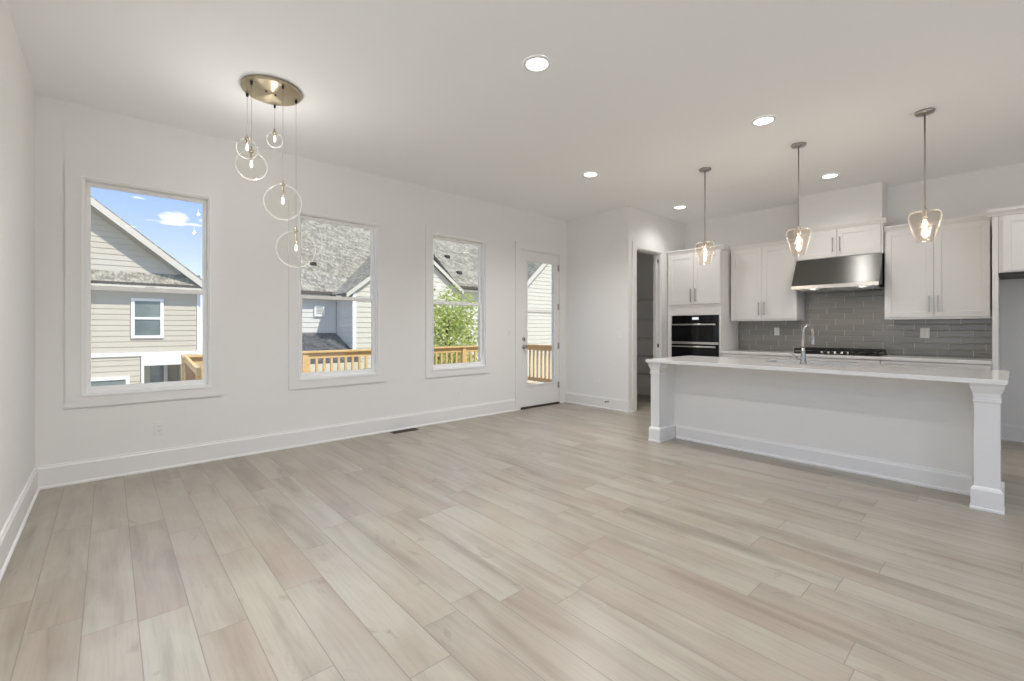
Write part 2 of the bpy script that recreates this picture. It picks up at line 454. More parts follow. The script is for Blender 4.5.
DX0, DX1, DZ = 4.665, 5.555, 2.455
struct('wall_back', wall_with_openings('x', YB, YB + WT, XL - WT, XK + WT, 0, H,
       [(a, b, WZ0, WZ1) for a, b in WINS] + [(DX0, DX1, 0, DZ)]), 'wall', 'off-white wall with three windows and the glazed door', 'wall')
LW = [(-2.45, -.15, .10, 2.85), (.10, 2.40, .10, 2.85)]  # unseen window openings in the left wall, added to let in daylight
struct('wall_left', wall_with_openings('y', XL - WT, XL, YR, YB, 0, H, LW), 'wall', 'plain off-white wall at the left edge, with added windows out of view', 'wall')
struct('wall_right', box(B(), XK, XK + WT, YR, YB, 0, H), 'wall', 'off-white wall behind the kitchen cabinets', 'wall')
# rear of the room behind the camera: two wide unseen windows, added to bring in daylight
RW = [(-.25, 2.35, .10, 2.85), (2.55, 5.15, .10, 2.85)]
struct('wall_rear', wall_with_openings('x', YR - WT, YR, XL - WT, XK + WT, 0, H, RW), 'wall', 'unseen rear wall with two wide windows added for daylight', 'wall')
struct('ground_bounce_patio', box(box(B(), -14, 20, -18, YR - WT - .01, -.25, -.12), -14, XL - WT - .01, YR - WT - .01, 5.2, -.25, -.12), 'concrete', 'pale concrete patio added behind the house to bounce light', 'patio')  # unseen slab, added to bounce sunlight up through the windows
struct('wall_pantry_side', box(B(), XP, XP + .12, YP, YB, 0, H), 'wall', 'bright narrow wall beside the glazed door, side of the pantry', 'wall')
PO0, PO1 = 5.915, 6.625
struct('wall_pantry_front', wall_with_openings('x', YP, YP + .12, XP + .12, XK, 0, H, [(PO0, PO1, 0, 2.45)]), 'wall', 'wall with the open pantry doorway beside the ovens', 'wall')

BBH = .178
def baseboard(name, axis, t, sgn, a0, a1, label):
    """t: wall face, sgn: direction into the room"""
    prof = [(0, 0), (.026, 0), (.026, .012), (.016, .022), (.016, BBH - .022), (.010, BBH - .010), (.010, BBH), (0, BBH)]
    if axis == 'x': bm = prism(B(), [(a0, t + sgn * d, z) for d, z in prof], (a1 - a0, 0, 0))
    else: bm = prism(B(), [(t + sgn * d, a0, z) for d, z in prof], (0, a1 - a0, 0))
    struct(name, bm, 'trim', label, 'baseboard')
baseboard('baseboard_back', 'x', YB, -1, XL, 4.56, 'white baseboard under the three windows')
baseboard('baseboard_left', 'y', XL, 1, 2.5, YB, 'white baseboard along the left wall')
baseboard('baseboard_pantry_side', 'y', XP, -1, YP - .0, YB, 'short white baseboard right of the glazed door')
baseboard('baseboard_pantry_front', 'x', YP, -1, XP, XP + .08, 'tiny baseboard return at the pantry corner')
baseboard('baseboard_right', 'y', XK, -1, YR, .12, 'white baseboard in the refrigerator alcove')
baseboard('baseboard_pantry_inside', 'y', XK, -1, YP + .12, YB, 'baseboard inside the pantry')

# ---------------------------------------------------------------- windows
def frame_rect(bm, x0, x1, z0, z1, w, y0, y1, bev=0, wb=None, wt=None):
    wb = w if wb is None else wb; wt = w if wt is None else wt
    box(bm, x0, x0 + w, y0, y1, z0, z1, bev); box(bm, x1 - w, x1, y0, y1, z0, z1, bev)
    box(bm, x0 + w, x1 - w, y0, y1, z0, z0 + wb, bev); box(bm, x0 + w, x1 - w, y0, y1, z1 - wt, z1, bev)
    return bm
def window(n, x0, x1, z0, z1, yface, sgn, label, casing=True):
    """double-hung window; sgn=+1: outside is +y"""
    w = thing('window_%d' % n, label, 'window', (yface, (x0 + x1) / 2, z0) if SWAP[0] else ((x0 + x1) / 2, yface, z0), kind='structure')
    Y = lambda d: yface + sgn * d
    if casing:
        bm = B(); c = .10
        frame_rect(bm, x0 - c, x1 + c, z0 - .093, z1 + c, c, Y(-.016), Y(-.0005), 0, .093)
        link('casing', bm, 'trim', w)
        bm = B(); frame_rect(bm, x0 - .006, x1 + .006, z0 - .006, z1 + .006, .012, Y(-.023), Y(-.0165)); link('casing_bead', bm, 'white_vinyl', w)
    bm = B(); frame_rect(bm, x0, x1, z0, z1, .018, Y(0), Y(.13)); link('window_frame', bm, 'white_vinyl', w)
    zm = z0 + (z1 - z0) * .497
    lo = link('lower_sash', frame_rect(B(), x0 + .0185, x1 - .0185, z0 + .0185, zm + .020, .030, Y(.045), Y(.072), 0, .045, .036), 'white_vinyl', w)
    link('glass', box(B(), x0 + .048, x1 - .048, Y(.057), Y(.060), z0 + .063, zm - .016), 'pane', lo)
    up = link('upper_sash', frame_rect(B(), x0 + .0185, x1 - .0185, zm - .018, z1 - .0185, .028, Y(.075), Y(.102), 0, .036), 'white_vinyl', w)
    link('glass', box(B(), x0 + .046, x1 - .046, Y(.087), Y(.090), zm + .018, z1 - .046), 'pane', up)
    link('sash_lock', box(B(), (x0 + x1) / 2 - .03, (x0 + x1) / 2 + .03, Y(.050), Y(.066), zm + .0205, zm + .032, .003), 'white_vinyl', lo)
    return w
wlab = ['double-hung window nearest the left corner, looking at the neighbouring gable',
        'middle double-hung window behind the glass globe chandelier',
        'double-hung window nearest the glazed door, looking at a green tree']
for i, (a, b) in enumerate(WINS): window(i + 1, a, b, WZ0, WZ1, YB, 1, wlab[i])
for i, (a, b, c, d) in enumerate(RW): window(i + 4, a, b, c, d, YR, -1, ('wide added rear window behind the viewpoint beside the left wall', 'wide added rear window behind the middle of the room')[i], False)

SWAP[0] = True
for i, (a, b, c, d) in enumerate(LW): window(i + 6, a, b, c, d, XL, -1, ('wide added left window behind the viewpoint', 'wide added left window beside the viewpoint')[i], False)
SWAP[0] = False

# ---------------------------------------------------------------- exterior glazed door
d = thing('door_1', 'white exterior door with one tall glass pane, left of the pantry wall', 'door', ((DX0 + DX1) / 2, YB, 0), kind='structure')
bm = B(); c = .10
box(bm, DX0 - c, DX0, YB - .016, YB - .0005, 0, DZ + c); box(bm, DX1, DX1 + c, YB - .016, YB - .0005, 0, DZ + c); box(bm, DX0, DX1, YB - .016, YB - .0005, DZ, DZ + c)
link('casing', bm, 'trim', d)
bm = B(); box(bm, DX0, DX0 + .018, YB, YB + WT, .02, DZ); box(bm, DX1 - .018, DX1, YB, YB + WT, .02, DZ); box(bm, DX0 + .018, DX1 - .018, YB, YB + WT, DZ - .018, DZ)
link('jamb', bm, 'trim', d)
link('threshold', box(B(), DX0 + .001, DX1 - .001, YB - .01, YB + WT, .0005, .024), 'brown_vent', d)
lx0, lx1, lz0, lz1 = DX0 + .020, DX1 - .020, .030, DZ - .021
gx0, gx1, gz0, gz1 = 4.815, 5.425, .36, 2.285
ly0, ly1 = YB + .004, YB + .048
bm = B(); frame_rect(bm, lx0, lx1, lz0, lz1, .1, ly0, ly1)
bm.free(); bm = B()
box(bm, lx0, gx0, ly0, ly1, lz0, lz1); box(bm, gx1, lx1, ly0, ly1, lz0, lz1); box(bm, gx0, gx1, ly0, ly1, lz0, gz0); box(bm, gx0, gx1, ly0, ly1, gz1, lz1)
leaf = link('door_leaf', bm, 'trim', d)
link('glazing_bead', frame_rect(B(), gx0 - .02, gx1 + .02, gz0 - .02, gz1 + .02, .028, ly0 - .010, ly0 - .0003, .003), 'trim', leaf)
link('glass', box(B(), gx0, gx1, ly0 + .02, ly0 + .024, gz0, gz1), 'pane', leaf)
for z in (2.23, 1.59, .95, .31):
    hb = B(); cyl(hb, (lx1 + .004, ly0 - .006, 0), .007, z - .05, z + .05, 12); box(hb, lx1 - .02, lx1 + .018, ly0 - .003, ly0 - .0004, z - .05, z + .05)
    link('hinge', hb, 'nickel', d)
kb = B(); lathe(kb, [(.030, 0), (.030, -.006), (.011, -.010), (.010, -.032), (.024, -.040), (.029, -.052), (.024, -.064), (.008, -.068)], (lx0 + .062, ly0 - .0005, .955), 24, 'y')
link('door_knob', kb, 'nickel', d)
kb = B(); lathe(kb, [(.030, 0), (.028, -.012), (.012, -.014), (.012, -.018)], (lx0 + .062, ly0 - .0005, 1.075), 24, 'y'); box(kb, lx0 + .058, lx0 + .066, ly0 - .034, ly0 - .016, 1.058, 1.092, .002)
link('deadbolt', kb, 'nickel', d)

# pantry doorway
d = thing('door_2', 'cased open doorway into the dim pantry', 'doorway', ((PO0 + PO1) / 2, YP, 0), kind='structure')
bm = B()
box(bm, PO0 - .10, PO0, YP - .016, YP - .0005, 0, 2.55); box(bm, PO1, PO1 + .10, YP - .016, YP - .0005, 0, 2.55); box(bm, PO0, PO1, YP - .016, YP - .0005, 2.45, 2.55)
link('casing', bm, 'trim', d)
bm = B(); box(bm, PO0, PO0 + .018, YP, YP + .12, 0, 2.45); box(bm, PO1 - .018, PO1, YP, YP + .12, 0, 2.45); box(bm, PO0 + .018, PO1 - .018, YP, YP + .12, 2.432, 2.45)
box(bm, PO1 - .030, PO1 - .0185, YP + .055, YP + .09, 0, 2.43)
link('jamb', bm, 'trim', d)
link('strike_plate', box(B(), PO1 - .021, PO1 - .0183, YP + .018, YP + .046, .93, .99, .001), 'black_metal', d, 'black strike plate')
link('hinge', box(B(), PO1 - .021, PO1 - .0183, YP + .018, YP + .046, 2.29, 2.35, .001), 'nickel', d)

# pantry shelves
def wire_shelf(z, label):
    s = thing('wire_shelf', label, 'shelf', (7.29, 4.48, z), 'white wire shelves in the pantry')
    bm = B()
    for x in (7.12, 7.28, 7.43): tube(bm, [(x, 3.95, z), (x, 5.02, z)], .0035, 6)
    tube(bm, [(7.12, 3.95, z - .03), (7.12, 5.02, z - .03)], .0035, 6)
    for i in range(43):
        y = 3.955 + i * .025; tube(bm, [(7.12, y, z - .03), (7.12, y, z + .004), (7.43, y, z + .004)], .0022, 5)
    link('wire_deck', bm, 'wire', s)
    for y in (4.1, 4.85): link('bracket', tube(B(), [(7.13, y, z - .005), (7.432, y, z - .22)], .005, 6), 'wire', s)
    return s
for z, l in ((1.76, 'topmost white wire shelf in the pantry'), (1.40, 'second white wire shelf from the top in the pantry'), (1.06, 'middle white wire shelf in the pantry'),
             (.73, 'second white wire shelf from the floor in the pantry'), (.40, 'lowest white wire shelf in the pantry')): wire_shelf(z, l)

# soffit over the hood cabinet
struct('trim_1', box(B(), 7.09, XK - .001, 1.10, 2.0, 2.585, H - .001), 'wall', 'boxed chase between the hood cabinet and the ceiling', 'soffit')

# ================================================================== KITCHEN
def shaker(bm, y0, y1, z0, z1, x, fr=.062, th=.020, sgn=-1):
    """shaker front whose back sits at x; sgn -1 faces -x"""
    a = x; b = x + sgn * th; m = x + sgn * (th - .009)
    box(bm, a, b, y0, y0 + fr, z0, z1, .0015, 1); box(bm, a, b, y1 - fr, y1, z0, z1, .0015, 1)
    box(bm, a, b, y0 + fr, y1 - fr, z0, z0 + fr, .0015, 1); box(bm, a, b, y0 + fr, y1 - fr, z1 - fr, z1, .0015, 1)
    box(bm, a, m, y0 + fr, y1 - fr, z0 + fr, z1 - fr)
    return bm
def pull(x, y, z0, z1, parent, sgn=-1, horiz=False):
    bm = B(); r = .0055; st = x + sgn * .032
    if horiz:
        box(bm, st - r, st + r, z0, z1, y - r, y + r, .002)
        for q in (z0 + .02, z1 - .02): box(bm, x, st, q - .004, q + .004, y - .004, y + .004)
    else:
        box(bm, st - r, st + r, y - r, y + r, z0, z1, .002)
        for q in (z0 + .02, z1 - .02): box(bm, x, st, y - .004, y + .004, q - .004, q + .004)
    link('handle', bm, 'nickel', parent)
def crown(y0, y1, xf, z, parent, left=True, right=True, hgt=.06, xb=XK - .014):
    """small stepped crown round the top of a cabinet whose face is at xf"""
    bm = B(); prof = [(0, z), (.012, z), (.018, z + .018), (.034, z + .040), (.038, z + .044), (.038, z + hgt), (0, z + hgt)]
    l = .0; prism(bm, [(xf - p, y0 - (.038 if right else 0), q) for p, q in prof], (0, y1 - y0 + (.038 if left else 0) + (.038 if right else 0), 0))
    if right: prism(bm, [(xf, y0 - p, q) for p, q in prof], (xb - xf, 0, 0))
    if left: prism(bm, [(xf, y1 + p, q) for p, q in prof], (xb - xf, 0, 0))
    box(bm, xf, XK - .014, y0, y1, z, z + .01)
    link('crown_molding', bm, 'cabinet', parent)
def two_doors(c, y0, y1, z0, z1, x, hz0, hz1, gap=.0035):
    m = (y0 + y1) / 2
    for a, b, hy in ((y0 + .004, m - gap / 2, m - .038), (m + gap / 2, y1 - .004, m + .038)):
        dr = link('cabinet_door', shaker(B(), a, b, z0, z1, x), 'cabinet', c)
        pull(x - .020, hy, hz0, hz1, dr)

UF = 7.10
def upper(y0, y1, label, hz0, hz1, left, right):
    c = thing('upper_cabinet', label, 'cabinet', ((UF + XK) / 2, (y0 + y1) / 2, 1.37))
    link('cabinet_body', box(B(), UF, XK - .012, y0, y1, 1.372, 2.425), 'cabinet', c)
    two_doors(c, y0, y1, 1.376, 2.415, UF, hz0, hz1)
    crown(y0, y1, UF, 2.425, c, left, right)
    link('light_rail', box(B(), UF - .012, UF + .01, y0, y1, 1.352, 1.3715), 'cabinet', c)
    return c
upper(2.022, 2.905, 'white two-door wall cabinet between the range hood and the ovens', 1.43, 1.62, False, False)
upper(.185, 1.076, 'white two-door wall cabinet right of the range hood', 1.43, 1.62, False, False)

# cabinet above the hood
c = thing('hood_cabinet', 'short white two-door cabinet directly above the steel range hood', 'cabinet', (7.23, 1.54, 2.16))
link('cabinet_body', box(B(), 7.04, XK - .002, 1.082, 2.012, 2.163, 2.53), 'cabinet', c)
two_doors(c, 1.10, 1.995, 2.17, 2.52, 7.04, 2.235, 2.42)
bm = B(); prof = [(0, 2.53), (.012, 2.53), (.018, 2.545), (.03, 2.565), (.034, 2.583), (0, 2.583)]
prism(bm, [(7.04 - p, 1.082 - .034, q) for p, q in prof], (0, 2.012 - 1.082 + .068, 0))
prism(bm, [(7.04, 1.082 - p, q) for p, q in prof], (XK - .002 - 7.04, 0, 0)); prism(bm, [(7.04, 2.012 + p, q) for p, q in prof], (XK - .002 - 7.04, 0, 0))
box(bm, 7.04, XK - .002, 1.082, 2.012, 2.53, 2.583)
link('crown_molding', bm, 'cabinet', c)

# range hood
hd = thing('range_hood', 'wide stainless steel range hood over the cooktop', 'range hood', (7.1, 1.54, 1.735))
y0, y1 = 1.086, 2.006
bm = B()
prism(bm, [(7.03, y0, 2.16), (6.815, y0, 1.80), (6.80, y0, 1.80), (6.80, y0, 1.755), (6.83, y0, 1.755), (6.83, y0, 1.775), (XK - .012, y0, 1.775), (XK - .012, y0, 2.16)], (0, y1 - y0, 0))
link('hood_shell', bm, 'hood_steel', hd)
link('front_lip', box(B(), 6.792, 6.7995, y0 - .002, y1 + .002, 1.752, 1.802, .003), 'steel', hd)
bm = B(); 
for k in range(3):
    a = y0 + .03 + k * .289
    box(bm, 6.95, 7.40, a, a + .27, 1.750, 1.7745)
    for j in range(12): box(bm, 6.96 + j * .036, 6.975 + j * .036, a + .01, a + .26, 1.745, 1.7502)
link('baffle_filter', bm, 'steel', hd)
for y in (1.28, 1.81):
    link('hood_lamp', cyl(B(), (6.89, y, 0), .03, 1.766, 1.7745, 20), 'lens', hd)
    lamp('hood_lamp_light', 'SPOT', (6.89, y, 1.76), HOOD_W, (1, .93, .82), hd, (0, math.radians(-14), 0), spot_size=math.radians(125), spot_blend=.6, shadow_soft_size=.03)
for k in range(4): link('control_button', cyl(B(), (6.86, 1.47 + k * .045, 0), .008, 1.750, 1.7745, 12), 'steel', hd)

# backsplash
bs = link('backsplash', box(box(B(), XK - .010, XK - .0005, .165, 2.93, .908, 1.3515), XK - .010, XK - .0005, 1.079, 2.018, 1.3515, 1.90), 'tile')
tag(bs, 'glossy grey tile backsplash in long thin bricks behind the cooktop', 'backsplash')

# base cabinets on the wall side
BC = 6.83
def base(y0, y1, label, nd):
    c = thing('base_cabinet', label, 'cabinet', ((BC + XK) / 2, (y0 + y1) / 2, 0))
    bm = B(); box(bm, BC, XK - .012, y0, y1, .10, .868); box(bm, BC + .06, XK - .012, y0, y1, 0, .10)
    link('cabinet_body', bm, 'cabinet', c)
    dr = link('drawer', shaker(B(), y0 + .004, y1 - .004, .71, .86, BC, .035), 'cabinet', c); pull(BC - .02, .785, (y0 + y1) / 2 - .09, (y0 + y1) / 2 + .09, dr, -1, True)
    w = (y1 - y0) / nd
    for k in range(nd):
        d_ = link('cabinet_door', shaker(B(), y0 + k * w + .003, y0 + (k + 1) * w - .003, .11, .70, BC), 'cabinet', c)
        pull(BC - .02, y0 + k * w + (w - .04 if k == 0 else .04), .50, .66, d_)
base(.167, 1.07, 'white base cabinet under the counter right of the cooktop', 2)
base(1.073, 2.01, 'white base cabinet below the cooktop', 2)
base(2.013, 2.93, 'white base cabinet between the cooktop and the ovens', 2)
o = link('wall_countertop', box(B(), 6.79, XK - .012, .166, 2.932, .869, .905, .003), 'quartz')
tag(o, 'narrow white quartz countertop along the tiled wall', 'countertop')

# cooktop
ck = thing('gas_cooktop', 'black gas cooktop with cast iron grates and steel knobs', 'cooktop', (7.11, 1.54, .905))
link('cooktop_tray', box(B(), 6.86, 7.37, 1.085, 1.995, .9055, .918, .004), 'iron', ck)
for k in range(3):
    a = 1.10 + k * .301; b = a + .292
    x0 = 6.885 if k != 1 else 6.96
    bm = B()
    for (p, q) in ((a, a + .014), (b - .014, b)): box(bm, x0, 7.35, p, q, .950, .974, .003)
    for x in (x0, (x0 + 7.35) / 2 - .006, 7.338): box(bm, x, x + .012, a + .014, b - .014, .950, .974, .002)
    box(bm, x0 + .012, 7.338, (a + b) / 2 - .006, (a + b) / 2 + .006, .953, .976)
    for x in (x0 + .002, 7.336):
        for y in (a + .001, b - .013): box(bm, x, x + .012, y, y + .012, .918, .951)
    link('grate', bm, 'iron', ck)
    for x in ((x0 + .11, 7.24) if k != 1 else (7.16,)):
        link('burner', lathe(B(), [(.050, .918), (.050, .928), (.036, .930), (.036, .938), (.030, .940)], (x, (a + b) / 2, 0), 24), 'iron', ck)
for k in range(5):
    y = 1.40 + k * .070
    link('knob', lathe(B(), [(.021, .918), (.020, .925), (.016, .927), (.015, .946), (.012, .948)], (6.905, y, 0), 20), 'steel', ck)

# outlets on the tiles
def outlet(loc, axis, sgn, label, kind='outlet', gangs=1, mat='white_plastic', w=None, hh=.0575):
    """plate centred at loc, on a wall with normal axis*sgn"""
    cat = {'outlet': 'outlet', 'switch': 'light switch'}[kind]
    nm = {'outlet': 'wall_outlet', 'switch': 'light_switch'}[kind]
    o = thing(nm, label, cat, loc)
    w = w or .07 + .046 * (gangs - 1); x, y, z = loc
    def slab(bm, u0, u1, v0, v1, d0, d1, bev=0):
        if axis == 'y': box(bm, x + u0, x + u1, y + sgn * d0, y + sgn * d1, z + v0, z + v1, bev)
        else: box(bm, x + sgn * d0, x + sgn * d1, y + u0, y + u1, z + v0, z + v1, bev)
    bm = B(); slab(bm, -w / 2, w / 2, -hh, hh, .0008, .006, .002); link('cover_plate', bm, mat, o)
    for g in range(gangs):
        cx = (g - (gangs - 1) / 2) * .046
        bm = B()
        if kind == 'outlet':
            for s_ in (-.0195, .0195): slab(bm, cx - .017, cx + .017, s_ - .0145, s_ + .0145, .0061, .008, .003)
            rc = link('receptacle', bm, mat, o)
            for s_ in (-.0195, .0195):
                for q in ((cx - .009, cx - .006, s_ - .003, s_ + .008), (cx + .006, cx + .009, s_ - .003, s_ + .008), (cx - .003, cx + .003, s_ - .010, s_ - .005)):
                    bm = B(); slab(bm, *q, .0081, .0086); link('slot', bm, 'grey_slot', rc)
        else:
            slab(bm, cx - .0165, cx + .0165, -.033, .033, .0061, .010, .003); link('rocker', bm, mat, o)
    return o
outlet((XK - .010, 2.378, 1.193), 'x', -1, 'white outlet on the grey tiles left of the cooktop')
outlet((XK - .010, .742, 1.186), 'x', -1, 'white outlet on the grey tiles right of the cooktop', w=.086, hh=.063)
outlet((.329, YB, .365), 'y', -1, 'white wall outlet below the window nearest the left corner')
outlet((3.522, YB, .352), 'y', -1, 'white wall outlet below the window nearest the glazed door')
outlet((4.463, YB, 1.17), 'y', -1, 'white light switch between the right window and glazed door', 'switch')
outlet((XP, 4.02, 1.154), 'x', -1, 'white double light switch on the pantry side wall', 'switch', 2)
outlet((XP, 4.369, .366), 'x', -1, 'white wall outlet on the pantry side wall')
ds = thing('door_stop', 'small round door stop on the baseboard of the pantry side wall', 'door stop', (XP - .0165, 4.172, .118))
link('base_plate', lathe(B(), [(.014, 0), (.013, -.004), (.007, -.006)], (XP - .017, 4.172, .118), 16, 'x'), 'nickel', ds)
link('spring', tube(B(), [(XP - .024 - i * .0012, 4.172 + .006 * math.cos(i * 1.1), .118 + .006 * math.sin(i * 1.1)) for i in range(45)], .0013, 6), 'nickel', ds)
link('rubber_tip', lathe(B(), [(.010, -.060), (.010, -.072), (.006, -.076)], (XP - .018, 4.172, .118), 16, 'x'), 'dark_slot', ds, 'dark rubber tip')

# tall oven cabinet
TC = 6.82
oc = thing('oven_cabinet', 'tall white cabinet holding the black wall ovens, beside the pantry doorway', 'cabinet', (7.13, 3.375, 0))
oy0, oy1 = 2.938, 3.800
bm = B()
box(bm, TC, XK - .002, oy0, oy0 + .03, 0, 2.425); box(bm, TC, XK - .002, oy1 - .075, oy1, 0, 2.425)
box(bm, TC + .02, XK - .002, oy0 + .03, oy1 - .075, 0, .40); box(bm, TC, XK - .002, oy0 + .03, oy1 - .075, 1.445, 2.425)
box(bm, XK - .03, XK - .002, oy0 + .03, oy1 - .075, .40, 1.445)
link('cabinet_body', bm, 'cabinet', oc)
two_doors(oc, oy0 + .004, oy1 - .03, 1.615, 2.405, TC, 1.655, 1.86)
dr = link('drawer', shaker(B(), oy0 + .01, oy1 - .03, .11, .395, TC, .055), 'cabinet', oc); pull(TC - .02, .25, 3.26, 3.47, dr, -1, True)
crown(oy0, oy1, TC, 2.425, oc, False, True, xb=7.055)
ov = thing('wall_oven', 'black glass double wall oven with two steel bar handles', 'oven', (7.1, 3.345, .41))
vy0, vy1 = 2.972, 3.721
link('oven_case', box(B(), TC + .002, XK - .04, vy0, vy1, .41, 1.44), 'black_metal', ov)
cp = link('control_panel', box(B(), TC - .018, TC + .0015, vy0, vy1, 1.325, 1.44, .002), 'black_glass', ov)
link('display', box(B(), TC - .0195, TC - .0182, 3.275, 3.375, 1.375, 1.412), 'display', cp, 'small lit white display')
u = link('oven_door', box(B(), TC - .026, TC + .0015, vy0, vy1, 1.035, 1.320, .003), 'black_glass', ov)
link('handle_bar', tube(tube(tube(B(), [(TC - .062, vy0 + .025, 1.298), (TC - .062, vy1 - .025, 1.298)], .0125, 14), [(TC - .026, vy0 + .06, 1.298), (TC - .060, vy0 + .06, 1.298)], .006, 8), [(TC - .026, vy1 - .06, 1.298), (TC - .060, vy1 - .06, 1.298)], .006, 8), 'steel', u)
link('steel_vent', box(B(), TC - .022, TC + .0015, vy0, vy1, .992, 1.030, .002), 'steel', ov, 'brushed steel strip')
l = link('oven_door', box(B(), TC - .026, TC + .0015, vy0, vy1, .42, .988, .003), 'black_glass', ov)
link('handle_bar', tube(tube(tube(B(), [(TC - .062, vy0 + .025, .955), (TC - .062, vy1 - .025, .955)], .0125, 14), [(TC - .026, vy0 + .06, .955), (TC - .060, vy0 + .06, .955)], .006, 8), [(TC - .026, vy1 - .06, .955), (TC - .060, vy1 - .06, .955)], .006, 8), 'steel', l)

# refrigerator surround
fp = link('refrigerator_side_panel', box(B(), 6.80, XK - .002, .120, .164, 0, 2.395, .002), 'cabinet')
tag(fp, 'tall white panel ending the wall counter, left side of the refrigerator alcove', 'panel')
fc = thing('refrigerator_cabinet', 'deep white cabinet over the empty refrigerator alcove at the right edge', 'cabinet', (7.1, -.40, 1.80))
link('cabinet_body', box(B(), 6.80, XK - .002, -.86, .1185, 1.812, 2.394), 'cabinet', fc)
two_doors(fc, -.85, .095, 1.825, 2.385, 6.80, 1.85, 2.03)
bm = B(); prof = [(0, 2.3955), (.012, 2.3955), (.018, 2.412), (.034, 2.435), (.038, 2.440), (.038, 2.465), (0, 2.465)]
prism(bm, [(6.80 - p, -.90, q) for p, q in prof], (0, 1.102, 0)); prism(bm, [(6.80, .164 + p, q) for p, q in prof], (.255, 0, 0)); box(bm, 6.80, XK - .002, -.86, .164, 2.3955, 2.405)
link('crown_molding', bm, 'cabinet', fc)
link('underside_strip', box(B(), 6.795, 7.42, -.86, .1185, 1.786, 1.8115), 'black_metal', fc, 'dark strip under the cabinet')  # thin dark strip along the cabinet bottom
fp2 = link('refrigerator_side_panel', box(B(), 6.80, XK - .002, -.92, -.862, 0, 2.394, .002), 'cabinet')
tag(fp2, 'tall white panel on the far right side of the refrigerator alcove', 'panel')

# ---------------------------------------------------------------- island
IY0, IY1, IX0, IX1 = .05, 2.716, 4.45, 5.38
isl = thing('kitchen_island', 'long white kitchen island with square corner posts facing the living room', 'kitchen island', (4.95, 1.38, 0))
bm = B()
for a_ in ((4.80, 4.82, IY0 + .03, IY1 - .03, 0, .868), (4.82, IX1, IY0 + .03, IY0 + .05, 0, .868), (4.82, IX1, IY1 - .05, IY1 - .03, 0, .868), (4.82, IX1, IY0 + .05, IY1 - .05, .09, .11),
           (IX1 - .02, IX1, IY0 + .05, .95, .11, .868), (IX1 - .02, IX1, 1.74, IY1 - .05, .11, .868), (IX1 - .02, IX1 - .0005, .95, 1.74, .11, .64)): box(bm, *a_)
bmesh.ops.remove_doubles(bm, verts=bm.verts, dist=1e-5)
link('island_body', bm, 'cabinet', isl, 'plain flat white panelled back')
prof = [(0, 0), (.030, 0), (.030, .014), (.018, .026), (.018, .125), (.010, .145), (.010, .152), (0, .152)]
link('baseboard', prism(B(), [(4.80 - p, IY0 + .166, q) for p, q in prof], (0, IY1 - IY0 - .315, 0)), 'trim', isl)
link('apron_rail', box(B(), 4.775, 4.7995, IY0 + .15, IY1 - .15, .800, .868), 'cabinet', isl)
for yc, side in ((IY0 + .083, -1), (IY1 - .0725, 1)):
    a = .083 if side < 0 else .0725
    cx = IX0 + .083
    s_ = a / .083
    bm = square_post(B(), cx, yc, [(.083, a, 0), (.083, a, .014), (.078, a - .005, .020), (.078, a - .005, .135), (.072, a - .011, .150), (.066, a - .017, .156),
         (.062, a - .021, .160), (.062, a - .021, .735), (.068, a - .015, .740), (.068, a - .015, .765), (.064, a - .019, .768), (.066, a - .017, .800), (.083, a, .840), (.083, a, .868)])
    link('corner_post', bm, 'trim', isl)
    bm = B(); box(bm, cx + .0625, 4.7995, yc - a + .025, yc + a - .025, 0, .868); box(bm, cx + .0835, 4.7995, yc - a + .004, yc + a - .004, 0, .14)
    link('side_panel', bm, 'cabinet', isl)
w = (IY1 - IY0 - .08) / 4
for k in range(4):
    a = IY0 + .04 + k * w
    d_ = link('cabinet_door', shaker(B(), a + .003, a + w - .003, .11, .86, IX1, .062, .02, 1), 'cabinet', isl); pull(IX1 + .02, a + w - .05, .62, .80, d_, 1)
# worktop with an undermount sink cut-out
TX0, TX1, TY0, TY1, TZ0, TZ1 = 4.418, 5.42, .035, 2.727, .869, .902
SX0, SX1, SY0, SY1 = 4.99, 5.36, .98, 1.72
bm = B()
def ring(z): return [bm.verts.new((x, y, z)) for x, y in ((TX0, TY0), (TX1, TY0), (TX1, TY1), (TX0, TY1))], [bm.verts.new((x, y, z)) for x, y in ((SX0, SY0), (SX1, SY0), (SX1, SY1), (SX0, SY1))]
lo, li = ring(TZ0); uo, ui = ring(TZ1)
for i in range(4):
    j = (i + 1) % 4
    bm.faces.new((uo[i], uo[j], ui[j], ui[i])); bm.faces.new((lo[j], lo[i], li[i], li[j])); bm.faces.new((lo[i], lo[j], uo[j], uo[i])); bm.faces.new((ui[i], ui[j], li[j], li[i]))
bmesh.ops.bevel(bm, geom=[e_ for e_ in bm.edges if all(v_ in uo for v_ in e_.verts) or all(v_ in lo for v_ in e_.verts)], offset=.003, segments=2, affect='EDGES')
o = link('island_countertop', bm, 'quartz'); tag(o, 'large white quartz countertop overhanging the kitchen island', 'countertop')
sk = thing('undermount_sink', 'steel sink set into the island countertop beside the faucet', 'sink', (5.175, 1.35, .66))
bm = B(); q = .012
box(bm, SX0 - q, SX1 + q, SY0 - q, SY1 + q, .655, .665); box(bm, SX0 - q, SX0, SY0 - q, SY1 + q, .665, .8685); box(bm, SX1, SX1 + q, SY0 - q, SY1 + q, .665, .8685)
box(bm, SX0, SX1, SY0 - q, SY0, .665, .8685); box(bm, SX0, SX1, SY1, SY1 + q, .665, .8685)
link('basin', bm, 'steel', sk); link('drain', lathe(B(), [(.045, .6652), (.045, .668), (.03, .669)], (5.175, 1.35, 0), 24), 'chrome', sk)
fa = thing('kitchen_faucet', 'tall gooseneck faucet standing on the island countertop', 'faucet', (4.935, 1.352, TZ1))
fx, fy = 4.935, 1.352
